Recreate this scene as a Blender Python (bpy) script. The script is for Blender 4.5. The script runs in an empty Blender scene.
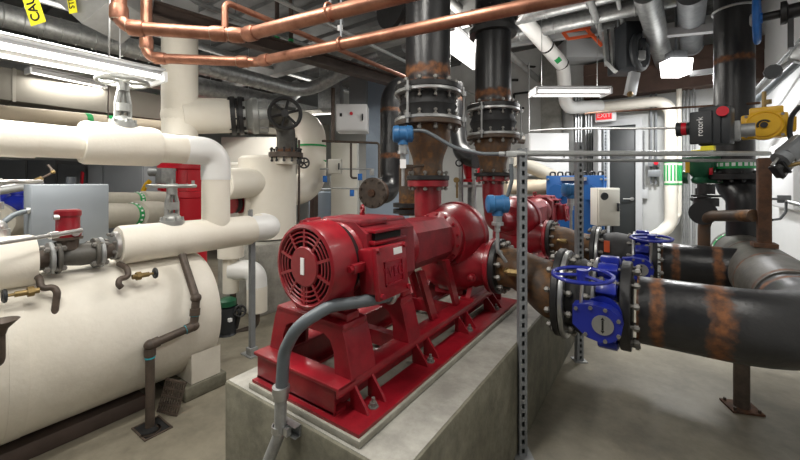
import bpy, bmesh, math, random
from mathutils import Vector, Matrix, Quaternion
random.seed(4)
SC = bpy.context.scene
COL = SC.collection
PI = math.pi
V = Vector
# ------------------------------------------------------------ camera frame (used to turn measured picture points into room points)
FOC, HOR, HC, YAW = 365.0, 183.0, 1.47, math.radians(35)
def ray(u, v):
    a = (u-400)/FOC
    return V((-math.sin(YAW)+math.cos(YAW)*a, math.cos(YAW)+math.sin(YAW)*a, -(v-HOR)/FOC))
CAM = V((0, 0, HC))
def at(u, v, d): return CAM+ray(u, v)*d
def onx(u, v, x): r = ray(u, v); return CAM+r*(x/r.x)
def ony(u, v, y): r = ray(u, v); return CAM+r*(y/r.y)
def onz(u, v, z): r = ray(u, v); return CAM+r*((z-HC)/r.z)
RIGHT = V((math.cos(YAW), math.sin(YAW), 0)); FWD = V((-math.sin(YAW), math.cos(YAW), 0)); UP = V((0, 0, 1))
EX, EY, EZ = V((1, 0, 0)), V((0, 1, 0)), V((0, 0, 1))

# ------------------------------------------------------------ materials
M = {}
def mat(name, col, rough=.5, metal=0, var=.0, scale=8, col2=None, bump=0, bscale=None, spec=.5, detail=4, coat=0, stretch=None, cloud=None):
    m = bpy.data.materials.new(name); m.use_nodes = True
    nt = m.node_tree; b = nt.nodes['Principled BSDF']
    b.inputs['Roughness'].default_value = rough; b.inputs['Metallic'].default_value = metal
    b.inputs['Specular IOR Level'].default_value = spec
    b.inputs['Coat Weight'].default_value = coat
    c1 = tuple(col)+(1,)
    b.inputs['Base Color'].default_value = c1
    tc = nt.nodes.new('ShaderNodeTexCoord')
    src = tc.outputs['Object']
    if stretch:
        mp = nt.nodes.new('ShaderNodeMapping'); mp.inputs['Scale'].default_value = stretch
        nt.links.new(src, mp.inputs['Vector']); src = mp.outputs['Vector']
    if col2 or var:
        n = nt.nodes.new('ShaderNodeTexNoise'); n.inputs['Scale'].default_value = scale; n.inputs['Detail'].default_value = detail
        n.inputs['Roughness'].default_value = .65
        nt.links.new(src, n.inputs['Vector'])
        r = nt.nodes.new('ShaderNodeValToRGB')
        r.color_ramp.elements[0].position = .35; r.color_ramp.elements[1].position = .68
        c2 = tuple(col2)+(1,) if col2 else tuple(max(0, c*(1-var)) for c in col)+(1,)
        r.color_ramp.elements[0].color = c2; r.color_ramp.elements[1].color = c1
        nt.links.new(n.outputs['Fac'], r.inputs['Fac']); nt.links.new(r.outputs['Color'], b.inputs['Base Color'])
        mr = nt.nodes.new('ShaderNodeMapRange'); mr.inputs['To Min'].default_value = min(1, rough+.12); mr.inputs['To Max'].default_value = max(.05, rough-.06)
        nt.links.new(n.outputs['Fac'], mr.inputs['Value']); nt.links.new(mr.outputs['Result'], b.inputs['Roughness'])
    if cloud:
        n3 = nt.nodes.new('ShaderNodeTexNoise'); n3.inputs['Scale'].default_value = cloud[0]; n3.inputs['Detail'].default_value = 7; n3.inputs['Roughness'].default_value = .7
        mp3 = nt.nodes.new('ShaderNodeMapping'); mp3.inputs['Scale'].default_value = cloud[2] if len(cloud) > 2 else (1, 1, 1); mp3.inputs['Location'].default_value = (3.1, 1.7, .4)
        nt.links.new(tc.outputs['Object'], mp3.inputs['Vector']); nt.links.new(mp3.outputs['Vector'], n3.inputs['Vector'])
        r3 = nt.nodes.new('ShaderNodeMapRange'); r3.inputs['From Min'].default_value = .38; r3.inputs['From Max'].default_value = .62; r3.inputs['To Min'].default_value = 1-cloud[1]; r3.inputs['To Max'].default_value = 1+cloud[1]*.35
        nt.links.new(n3.outputs['Fac'], r3.inputs['Value'])
        vm = nt.nodes.new('ShaderNodeVectorMath'); vm.operation = 'SCALE'; l0 = b.inputs['Base Color'].links[0].from_socket
        nt.links.new(l0, vm.inputs[0]); nt.links.new(r3.outputs['Result'], vm.inputs['Scale']); nt.links.new(vm.outputs['Vector'], b.inputs['Base Color'])
    if bump:
        n2 = nt.nodes.new('ShaderNodeTexNoise'); n2.inputs['Scale'].default_value = bscale or scale*4; n2.inputs['Detail'].default_value = 5
        nt.links.new(src, n2.inputs['Vector'])
        bp = nt.nodes.new('ShaderNodeBump'); bp.inputs['Strength'].default_value = bump; bp.inputs['Distance'].default_value = .01
        nt.links.new(n2.outputs['Fac'], bp.inputs['Height']); nt.links.new(bp.outputs['Normal'], b.inputs['Normal'])
    M[name] = m; return m
def emit(name, col, s):
    m = bpy.data.materials.new(name); m.use_nodes = True; nt = m.node_tree
    b = nt.nodes['Principled BSDF']; b.inputs['Base Color'].default_value = (.5, .01, .015, 1) if 'exit' in name else (.9, .9, .9, 1)
    b.inputs['Emission Color'].default_value = tuple(col)+(1,); b.inputs['Emission Strength'].default_value = s
    M[name] = m
def rusty(name, base, rough, metal, base2, r1=(.215, .082, .028), r2=(.07, .030, .015)):
    """steel whose mesh attribute 'rust' says where the weld rust is"""
    m = mat(name, base, rough, metal, col2=base2, scale=6, bump=.15, bscale=40); nt = m.node_tree
    b = nt.nodes['Principled BSDF']; oldc = b.inputs['Base Color'].links[0].from_socket
    oldr = b.inputs['Roughness'].links[0].from_socket
    at_ = nt.nodes.new('ShaderNodeAttribute'); at_.attribute_name = 'rust'
    tc = nt.nodes.new('ShaderNodeTexCoord')
    n = nt.nodes.new('ShaderNodeTexNoise'); n.inputs['Scale'].default_value = 14; n.inputs['Detail'].default_value = 6; n.inputs['Roughness'].default_value = .7
    nt.links.new(tc.outputs['Object'], n.inputs['Vector'])
    ad = nt.nodes.new('ShaderNodeMath'); ad.operation = 'ADD'; nt.links.new(at_.outputs['Fac'], ad.inputs[0]); nt.links.new(n.outputs['Fac'], ad.inputs[1])
    mr = nt.nodes.new('ShaderNodeMapRange'); mr.inputs['From Min'].default_value = .72; mr.inputs['From Max'].default_value = 1.05
    nt.links.new(ad.outputs[0], mr.inputs['Value'])
    n2 = nt.nodes.new('ShaderNodeTexNoise'); n2.inputs['Scale'].default_value = 30; n2.inputs['Detail'].default_value = 5
    nt.links.new(tc.outputs['Object'], n2.inputs['Vector'])
    r = nt.nodes.new('ShaderNodeValToRGB'); r.color_ramp.elements[0].color = tuple(r2)+(1,); r.color_ramp.elements[1].color = tuple(r1)+(1,)
    r.color_ramp.elements[0].position = .35; r.color_ramp.elements[1].position = .65
    nt.links.new(n2.outputs['Fac'], r.inputs['Fac'])
    mx = nt.nodes.new('ShaderNodeMix'); mx.data_type = 'RGBA'
    nt.links.new(mr.outputs['Result'], mx.inputs['Factor']); nt.links.new(oldc, mx.inputs['A']); nt.links.new(r.outputs['Color'], mx.inputs['B'])
    nt.links.new(mx.outputs['Result'], b.inputs['Base Color'])
    mr2 = nt.nodes.new('ShaderNodeMix'); nt.links.new(mr.outputs['Result'], mr2.inputs['Factor']); nt.links.new(oldr, mr2.inputs['A']); mr2.inputs['B'].default_value = .75
    nt.links.new(mr2.outputs['Result'], b.inputs['Roughness'])
    if metal:
        mm = nt.nodes.new('ShaderNodeMapRange'); mm.inputs['To Min'].default_value = metal; mm.inputs['To Max'].default_value = 0
        nt.links.new(mr.outputs['Result'], mm.inputs['Value']); nt.links.new(mm.outputs['Result'], b.inputs['Metallic'])

mat('floor', (.275, .248, .188), .42, 0, scale=1.3, col2=(.195, .175, .132), bump=.08, bscale=30, detail=8, cloud=(3.2, .28))
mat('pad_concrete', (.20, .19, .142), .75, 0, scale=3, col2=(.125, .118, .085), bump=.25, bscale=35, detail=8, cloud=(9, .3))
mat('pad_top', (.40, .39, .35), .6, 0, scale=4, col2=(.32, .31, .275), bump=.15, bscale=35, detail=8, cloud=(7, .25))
mat('grout', (.34, .33, .28), .85, 0, scale=9, col2=(.24, .23, .19), bump=.3)
mat('wall', (.56, .57, .56), .7, 0, var=.08, scale=2, bump=.05)
mat('wall_white', (.78, .79, .79), .6, 0, var=.06, scale=1.5)
mat('block_wall', (.60, .61, .60), .8, 0, var=.15, scale=3, bump=.1)
mat('column_concrete', (.36, .35, .32), .85, 0, col2=(.2, .2, .18), scale=5, bump=.3, detail=8)
mat('deck', (.16, .16, .157), .7, .2, var=.3, scale=3)
mat('deck_grey', (.34, .34, .33), .6, .2, var=.3, scale=3)
mat('beam_brown', (.11, .065, .048), .7, 0, var=.3, scale=5)
mat('beam_steel', (.075, .052, .042), .6, 0, var=.3, scale=6)
mat('cream', (.84, .80, .71), .5, 0, col2=(.79, .74, .64), scale=2.2, bump=.12, bscale=60)
mat('cream_tank', (.82, .785, .70), .55, 0, col2=(.73, .685, .59), scale=1.6, bump=.15, bscale=40, detail=8, cloud=(1.6, .09, (1, 1, .8)))
mat('white_pvc', (.86, .86, .84), .35, 0, var=.03, scale=3)
mat('tan_pipe', (.62, .53, .40), .55, 0, var=.12, scale=4, bump=.1)
mat('grey_insul', (.50, .47, .40), .65, 0, var=.15, scale=5, bump=.1)
mat('tan_duct', (.20, .185, .155), .6, 0, var=.12, scale=2)
mat('red', (.31, .008, .018), .34, 0, col2=(.20, .006, .012), scale=4, bump=.10, bscale=26, cloud=(7, .25), spec=.5, coat=.15)
mat('red_dust_shade', (.27, .016, .026), .48, 0, col2=(.17, .016, .022), scale=5, bump=.1, bscale=30, cloud=(9, .3))  # duller red: dust, plus shade painted into the motor housing
mat('fan_shade', (.012, .002, .003), .9)  # near-black colour standing in for shade behind the fan slots
mat('red_bright', (.58, .006, .022), .38)
rusty('black_steel', (.010, .0105, .012), .30, .0, (.022, .022, .023))
rusty('grey_steel', (.115, .108, .092), .45, .0, (.06, .057, .05))
rusty('rust_steel', (.05, .04, .033), .5, .0, (.10, .055, .028), r1=(.24, .108, .028), r2=(.075, .038, .018))
mat('rust', (.135, .06, .03), .8, 0, col2=(.06, .034, .022), scale=14, bump=.3)
mat('brown_iron', (.115, .085, .065), .5, .2, col2=(.065, .05, .04), scale=14)
mat('black_iron', (.016, .016, .017), .42, 0, var=.3, scale=12, bump=.1)
mat('rubber', (.014, .014, .015), .6, 0, var=.2, scale=20)
mat('zinc', (.52, .53, .53), .35, .85, var=.2, scale=14)
mat('zinc_dull', (.40, .41, .41), .5, .55, var=.25, scale=18)
mat('galv', (.42, .43, .43), .40, .75, col2=(.27, .28, .28), scale=18)
mat('strut', (.27, .285, .30), .5, .35, var=.2, scale=12)
mat('hole_shade', (.008, .008, .008), .9)  # near-black colour standing in for the shade inside openings
mat('conduit_grey', (.115, .135, .15), .38, 0, var=.08, scale=20)
mat('conduit_zinc', (.52, .535, .53), .38, .55, var=.12, scale=20)
mat('bolt', (.27, .26, .24), .5, .5, var=.3, scale=40)
mat('chrome', (.62, .62, .61), .28, .85, var=.1, scale=20)
mat('copper', (.49, .235, .155), .38, .75, col2=(.28, .125, .08), scale=11, detail=8)
mat('solder', (.48, .38, .28), .5, .5, var=.3, scale=30)
mat('brass', (.30, .21, .085), .42, .6, var=.3, scale=20)
mat('blue', (.010, .022, .30), .32, 0, var=.15, scale=8, coat=.2)
mat('blue_head', (.03, .15, .35), .4, 0, var=.12, scale=10)
mat('blue_panel', (.008, .088, .30), .4, 0, var=.12, scale=4)
mat('blue_small', (.015, .14, .48), .4, 0, var=.2, scale=10)
mat('steel_blue', (.28, .34, .42), .5, 0, var=.06, scale=3)
mat('yellow', (.74, .42, .008), .38, 0, var=.08, scale=8)
mat('yellow_tape', (.88, .78, .03), .5, 0, var=.04, scale=8)
mat('green', (.008, .10, .045), .4, 0, var=.3, scale=10)
mat('green_band', (.01, .36, .09), .5, 0, var=.1, scale=10)
mat('black_plastic', (.022, .025, .029), .45, 0, var=.1, scale=10)
mat('grey_cabinet', (.165, .185, .205), .45, 0, var=.03, scale=2)
mat('white_cabinet', (.78, .79, .80), .45, 0, var=.03, scale=2)
mat('beige_cabinet', (.66, .645, .58), .5, 0, var=.04, scale=3)
mat('dark_cabinet', (.15, .155, .16), .5, 0, var=.1, scale=3)
mat('mid_cabinet', (.24, .255, .27), .5, 0, var=.05, scale=3)
mat('door_grey', (.032, .036, .037), .45, 0, var=.05, scale=3)
mat('frame_grey', (.50, .51, .52), .5, 0, var=.05, scale=3)
mat('label_white', (.85, .85, .85), .5)
mat('text_black', (.01, .01, .01), .6)
mat('text_white', (.85, .85, .85), .6)
mat('cyan_ring', (.05, .45, .55), .5)
mat('orange_paint', (.62, .10, .03), .5)
mat('wood', (.30, .16, .07), .6)
emit('tube_glow', (1, .98, .95), 2.2)
mat('lamp_housing', (.42, .42, .42), .5)
mat('valve_grey', (.40, .41, .395), .38, .45, var=.15, scale=14)
emit('lamp_glow', (1, .98, .95), 5)
emit('exit_glow', (1, .03, .04), .7)

# ------------------------------------------------------------ mesh builder
def basis(d):
    d = V(d).normalized()
    a = EZ if abs(d.z) < .9 else EX
    x = a.cross(d).normalized(); y = d.cross(x)
    return x, y, d
class MB:
    def __init__(s): s.v = []; s.f = []; s.r = []
    def add(s, vs, fs, rust=None):
        o = len(s.v); s.v += [V(p) for p in vs]; s.f += [tuple(i+o for i in f) for f in fs]
        s.r += rust if rust else [0]*len(vs); return s
    def box(s, c, size, R=None, bev=0):
        bm = bmesh.new(); bmesh.ops.create_cube(bm, size=1)
        bmesh.ops.scale(bm, vec=size, verts=bm.verts)
        if bev: bmesh.ops.bevel(bm, geom=bm.edges[:], offset=min(bev, min(size)*.45), segments=2, affect='EDGES', profile=.5)
        R = R or Matrix.Identity(3); c = V(c)
        bm.verts.index_update()
        s.add([c+R @ v.co for v in bm.verts], [[v.index for v in f.verts] for f in bm.faces]); bm.free(); return s
    def bx(s, a, b, bev=0):
        a, b = V(a), V(b)
        return s.box((a+b)/2, [abs(b[i]-a[i]) for i in range(3)], bev=bev)
    def bar(s, p, q, w, h, up=EZ, bev=0):
        p, q = V(p), V(q); d = (q-p); L = d.length; d.normalize()
        x = d.cross(V(up)).normalized(); y = x.cross(d)
        return s.box((p+q)/2, (w, L, h), Matrix((x, d, y)).transposed(), bev)
    def rings(s, rings, closed=True, cap0=True, cap1=True, rust=None, loop=False):
        n = len(rings[0]); vs = [p for r in rings for p in r]; fs = []
        if loop:
            i = len(rings)-1; fs += [(i*n+k, i*n+(k+1) % n, (k+1) % n, k) for k in range(n)]; cap0 = cap1 = False
        for i in range(len(rings)-1):
            for k in range(n):
                if not closed and k == n-1: continue
                fs.append((i*n+k, i*n+(k+1) % n, (i+1)*n+(k+1) % n, (i+1)*n+k))
        if cap0: fs.append(tuple(range(n-1, -1, -1)))
        if cap1: fs.append(tuple((len(rings)-1)*n+k for k in range(n)))
        rr = [rust[i] for i in range(len(rings)) for k in range(n)] if rust else None
        return s.add(vs, fs, rr)
    def lathe(s, o, d, prof, seg=32, cap=True, rust=None):
        x, y, d = basis(d); o = V(o); R = []
        for h, r in prof:
            r = max(r, 1e-4)
            R.append([o+d*h+(x*math.cos(2*PI*k/seg)+y*math.sin(2*PI*k/seg))*r for k in range(seg)])
        return s.rings(R, True, cap, cap, rust)
    def cyl(s, p, q, r, r2=None, seg=24, ch=0):
        p, q = V(p), V(q); L = (q-p).length; r2 = r if r2 is None else r2
        pr = [(0, r), (L, r2)] if not ch else [(0, r-ch), (ch, r), (L-ch, r2), (L, r2-ch)]
        return s.lathe(p, q-p, pr, seg)
    def pipe(s, p, q, r, rin, seg=32):   # hollow ring
        p, q = V(p), V(q); L = (q-p).length; x, y, d = basis(q-p)
        R = []
        for h, rr in ((0, rin), (0, r), (L, r), (L, rin)):
            R.append([p+d*h+(x*math.cos(2*PI*k/seg)+y*math.sin(2*PI*k/seg))*rr for k in range(seg)])
        return s.rings(R, loop=True)
    def tube(s, pts, r, bend=0, seg=16, caps=True, rust=None, step=None, rad=None):
        """sweep along pts, corners rounded with radius bend; rust=[(dist,halfwidth)] along the length"""
        P = fillet([V(p) for p in pts], bend)
        if rust or step:
            st = step or .02; Q = [P[0]]
            for a, b in zip(P, P[1:]):
                k = max(1, int((b-a).length/st))
                Q += [a+(b-a)*(i/k) for i in range(1, k+1)]
            P = Q
        T = [((P[min(i+1, len(P)-1)]-P[max(i-1, 0)]).normalized()) for i in range(len(P))]
        x, y, _ = basis(T[0]); R = []; rs = []; dist = 0
        for i, p in enumerate(P):
            if i:
                q = T[i-1].rotation_difference(T[i]); x = q @ x; dist += (P[i]-P[i-1]).length
            t = T[i]; x = (x-t*x.dot(t)).normalized(); y = t.cross(x)
            rr = rad(dist) if rad else r
            R.append([p+(x*math.cos(2*PI*k/seg)+y*math.sin(2*PI*k/seg))*rr for k in range(seg)])
            rs.append(max([0]+[max(0, 1-abs(dist-c)/w)**.8*.66 for c, w in (rust or [])]))
        return s.rings(R, True, caps, caps, rs)
    def torus(s, c, d, R, r, seg=32, m=8, a0=0, a1=2*PI):
        x, y, d = basis(d); c = V(c); rg = []
        full = abs(a1-a0-2*PI) < 1e-6; n = seg
        for i in range(n if full else n+1):
            a = a0+(a1-a0)*i/n; e = x*math.cos(a)+y*math.sin(a)
            rg.append([c+e*R+(e*math.cos(2*PI*k/m)+d*math.sin(2*PI*k/m))*r for k in range(m)])
        return s.rings(rg, True, True, True, loop=full)
    def ball(s, c, r, sc=(1, 1, 1), seg=20):
        c = V(c); R = []
        for i in range(0, 11):
            t = -PI/2+PI*i/10; rr = max(math.cos(t), .002)
            R.append([c+V((math.cos(2*PI*k/seg)*rr*r*sc[0], math.sin(2*PI*k/seg)*rr*r*sc[1], math.sin(t)*r*sc[2])) for k in range(seg)])
        return s.rings(R)
    def prism(s, poly, o, ux, uy, t):
        """polygon in plane (o,ux,uy) extruded by the vector t"""
        o, ux, uy, t = V(o), V(ux), V(uy), V(t)
        a = [o+ux*p[0]+uy*p[1] for p in poly]; b = [p+t for p in a]
        return s.rings([a, b])
    def wheel(s, c, d, R, r, spokes=4, hub=.03, hublen=.04, spr=None, a0=0.3):
        s.torus(c, d, R, r); x, y, d = basis(d); c = V(c)
        s.cyl(c-d*hublen/2, c+d*hublen/2, hub, seg=12)
        for k in range(spokes):
            a = a0+2*PI*k/spokes; e = x*math.cos(a)+y*math.sin(a)
            s.cyl(c+e*hub*.6, c+e*R, spr or r*.85, seg=8)
        return s
    def mirror_y(s, f): s.v = [V((p.x, f(p.y), p.z)) for p in s.v]; return s
    def mesh(s, name, m, org=V((0, 0, 0)), ang=.6):
        me = bpy.data.meshes.new(name); bm = bmesh.new()
        lay = bm.verts.layers.float.new('rust') if any(s.r) else None
        vs = []
        for p, r in zip(s.v, s.r):
            w = bm.verts.new(p-org)
            if lay: w[lay] = r
            vs.append(w)
        for f in s.f:
            try: fc = bm.faces.new([vs[i] for i in f]); fc.smooth = True
            except ValueError: pass
        bmesh.ops.recalc_face_normals(bm, faces=bm.faces)
        for e in bm.edges:
            if len(e.link_faces) == 2 and e.calc_face_angle(0) > ang: e.smooth = False
        bm.to_mesh(me); bm.free(); me.materials.append(M[m]); return me
    def build(s, root, name, m, label=None, parent=None):
        """one mesh object; as a part of root (an Empty), or a sub-part of parent"""
        org = root.location if root else V((0, 0, 0))
        o = bpy.data.objects.new(name, s.mesh(name, m, org)); COL.objects.link(o)
        if root: o.parent = parent or root
        if label: o['label'] = label
        return o
    def single(s, name, m, label=None, cat=None, group=None, kind=None, org=None):
        if org is None:
            lo = V([min(p[i] for p in s.v) for i in range(3)]); hi = V([max(p[i] for p in s.v) for i in range(3)])
            org = V(((lo.x+hi.x)/2, (lo.y+hi.y)/2, lo.z))
        o = bpy.data.objects.new(name, s.mesh(name, m, org)); o.location = org; COL.objects.link(o)
        tag(o, label, cat, group, kind); return o
def tag(o, label=None, cat=None, group=None, kind=None):
    for k, x in (('label', label), ('category', cat), ('group', group), ('kind', kind)):
        if x: o[k] = x
def thing(name, label, cat, loc=(0, 0, 0), group=None):
    o = bpy.data.objects.new(name, None); o.location = loc; o.empty_display_size = .1; COL.objects.link(o)
    tag(o, label, cat, group); return o
def fillet(P, bend):
    if not bend or len(P) < 3: return P
    out = [P[0]]
    for i in range(1, len(P)-1):
        a, b, c = P[i-1], P[i], P[i+1]; d1 = (a-b); d2 = (c-b); L = min(d1.length, d2.length)*.499
        d1.normalize(); d2.normalize(); ang = d1.angle(d2)
        if ang > 3.1: out.append(b); continue
        t = min(bend/math.tan(ang/2), L); r = t*math.tan(ang/2)
        n = (d1+d2).normalized(); cen = b+n*(r/math.sin(ang/2))
        s0 = b+d1*t-cen; s1 = b+d2*t-cen; tot = s0.angle(s1); k = max(4, int(tot/.16)); ax = s0.cross(s1).normalized()
        for j in range(k+1): out.append(cen+Quaternion(ax, tot*j/k) @ s0)
    out.append(P[-1]); return out
BOLT = {}
def bolt_mesh(r, L, m='bolt'):
    k = (round(r, 4), round(L, 4), m)
    if k not in BOLT:
        b = MB(); b.cyl((0, 0, -L/2), (0, 0, L/2), r*.55, seg=8); b.cyl((0, 0, L/2-r*1.4), (0, 0, L/2-r*.3), r, seg=6); b.cyl((0, 0, -L/2+r*.3), (0, 0, -L/2+r*1.4), r, seg=6)
        BOLT[k] = b.mesh('bolt', m)
    return BOLT[k]
def bolts(root, parent, c, d, pcd, n, r, L, m='bolt', a0=None):
    x, y, d = basis(d); c = V(c); me = bolt_mesh(r, L, m); q = EZ.rotation_difference(d)
    for k in range(n):
        a = 2*PI*(k+.5)/n if a0 is None else a0+2*PI*k/n
        o = bpy.data.objects.new('bolt', me); COL.objects.link(o); o.parent = parent
        o.location = c+(x*math.cos(a)+y*math.sin(a))*pcd-root.location; o.rotation_mode = 'QUATERNION'; o.rotation_quaternion = q
def flange(root, p, d, R, t, m, n=12, br=.014, bl=None, rin=None, name='flange', label=None, bm='bolt'):
    """flange disc from p along d, with its own ring of bolts"""
    p = V(p); d = V(d).normalized(); b = MB(); b.cyl(p, p+d*t, R, seg=40, ch=.004)
    o = b.build(root, name, m, label)
    if n: bolts(root, o, p+d*t/2, d, R*.86, n, br, bl or t+.05, bm)
    return o
def text(root, parent, s, c, xd, yd, size, m, name='lettering', depth=.002):
    cu = bpy.data.curves.new('txt', 'FONT'); cu.body = s; cu.size = size; cu.align_x = 'CENTER'; cu.align_y = 'CENTER'; cu.extrude = depth
    t = bpy.data.objects.new('txt', cu); COL.objects.link(t)
    bpy.context.view_layer.update()
    me = bpy.data.meshes.new_from_object(t.evaluated_get(bpy.context.evaluated_depsgraph_get()))
    bpy.data.objects.remove(t)
    xd, yd = V(xd).normalized(), V(yd).normalized(); z = xd.cross(yd)
    mt = Matrix((xd, yd, z)).transposed().to_4x4(); mt.translation = V(c)-root.location
    me.transform(mt); me.materials.clear(); me.materials.append(M[m])
    o = bpy.data.objects.new(name, me); COL.objects.link(o); o.parent = parent or root; return o
EXPO = 0.0
AMB = .12
PW = 23
UPL = .4
# ============================================================ camera
cd = bpy.data.cameras.new('camera'); co = bpy.data.objects.new('camera', cd); COL.objects.link(co)
co.location = CAM; co.rotation_euler = (PI/2, 0, YAW); cd.sensor_width = 36; cd.lens = 36*FOC/800; cd.shift_y = -(230-HOR)/800; cd.clip_start = .02
SC.camera = co
SC.view_settings.view_transform = 'Standard'; SC.view_settings.look = 'None'; SC.view_settings.gamma = 1; SC.view_settings.exposure = EXPO
try: SC.view_settings.use_curve_mapping = False
except Exception: pass
w = bpy.data.worlds.new('world'); SC.world = w; w.use_nodes = True
w.node_tree.nodes['Background'].inputs['Color'].default_value = (.9, .95, 1, 1); w.node_tree.nodes['Background'].inputs['Strength'].default_value = AMB

# ============================================================ the setting
XL, XR, YB, ZC, YF = -10.6, 1.18, 7.0, 4.0, -3.0
MB().bx((XL, YF, -.15), (XR+.1, YB+.1, 0)).single('floor', 'floor', kind='structure')
MB().bx((XL, YF, ZC), (XR+.1, YB+.1, ZC+.1)).single('ceiling', 'deck', kind='structure')
MB().bx((XL-.1, YF, 0), (XL, YB, ZC)).single('wall_left', 'wall', kind='structure')
MB().bx((XL, YB, 0), (XR, YB+.1, ZC)).single('wall_back', 'wall', kind='structure')
MB().bx((XR, YF, 0), (XR+.1, YB, ZC)).single('wall_right', 'wall_white', kind='structure')
b = MB()
for i in range(24): b.bx((XL, YF+.2+i*.42, ZC-.06), (XR, YF+.36+i*.42, ZC))
b.single('ceiling_deck', 'deck', kind='structure')
b = MB(); b.bx((-.98, 6.72, 2.86), (XR, 6.98, 3.24)); b.single('beam_back', 'beam_brown', kind='structure')
MB().bx((-.98, 6.7, 3.24), (XR, 6.98, 3.42)).single('beam_flange', 'beam_brown', kind='structure')
# block wall and pilaster behind the second riser
MB().bx((-3.3, 6.9, 0), (-1.0, 7.0, ZC)).single('wall_block', 'block_wall', kind='structure')
p0 = ony(541, 80, 6.75); p1 = ony(561, 80, 6.75)
MB().bx((p0.x, 6.72, 0), (p1.x, 7.0, ZC), bev=.01).single('wall_pilaster', 'column_concrete', kind='structure')
# door with its frame
d0, d1, dz = -1.02, -.26, onx(620, 125, -.45).z
dz = ony(625, 125.5, 6.95).z
t = thing('door_1', None, None, (d0, 6.95, 0)); t['kind'] = 'structure'; del t['kind']
tag(t, kind='structure')
MB().bx((d0, 6.94, .01), (d1, 6.99, dz), bev=.004).build(t, 'door_leaf', 'door_grey')
b = MB(); b.bx((d0-.09, 6.90, 0), (d0, 6.995, dz+.1)); b.bx((d1, 6.90, 0), (d1+.09, 6.995, dz+.1)); b.bx((d0, 6.90, dz), (d1, 6.995, dz+.1)); b.build(t, 'door_frame', 'frame_grey')
hp = ony(632, 199, 6.92); b = MB(); b.cyl(hp, hp+V((0, .04, 0)), .03); b.cyl(hp+V((0, -.03, 0)), hp+V((0, .02, 0)), .012); b.tube([hp+V((0, -.03, 0)), hp+V((-.12, -.03, 0))], .011); b.build(t, 'door_handle', 'chrome')

# ============================================================ concrete base under the pumps
PX0, PX1, PY0, PY1, PZ = -1.56, -.612, .875, 5.15, .6
t = thing('equipment_pad', 'long grey concrete plinth carrying the two red pumps', 'concrete base', ((PX0+PX1)/2, (PY0+PY1)/2, 0))
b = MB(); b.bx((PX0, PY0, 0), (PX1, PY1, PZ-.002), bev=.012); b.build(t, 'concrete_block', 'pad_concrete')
b = MB(); b.bx((PX0+.012, PY0+.012, PZ-.004), (PX1-.012, PY1-.012, PZ)); b.build(t, 'pale_top', 'pad_top', 'pale top surface')  # top given a paler, less olive colour than the sides

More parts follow.
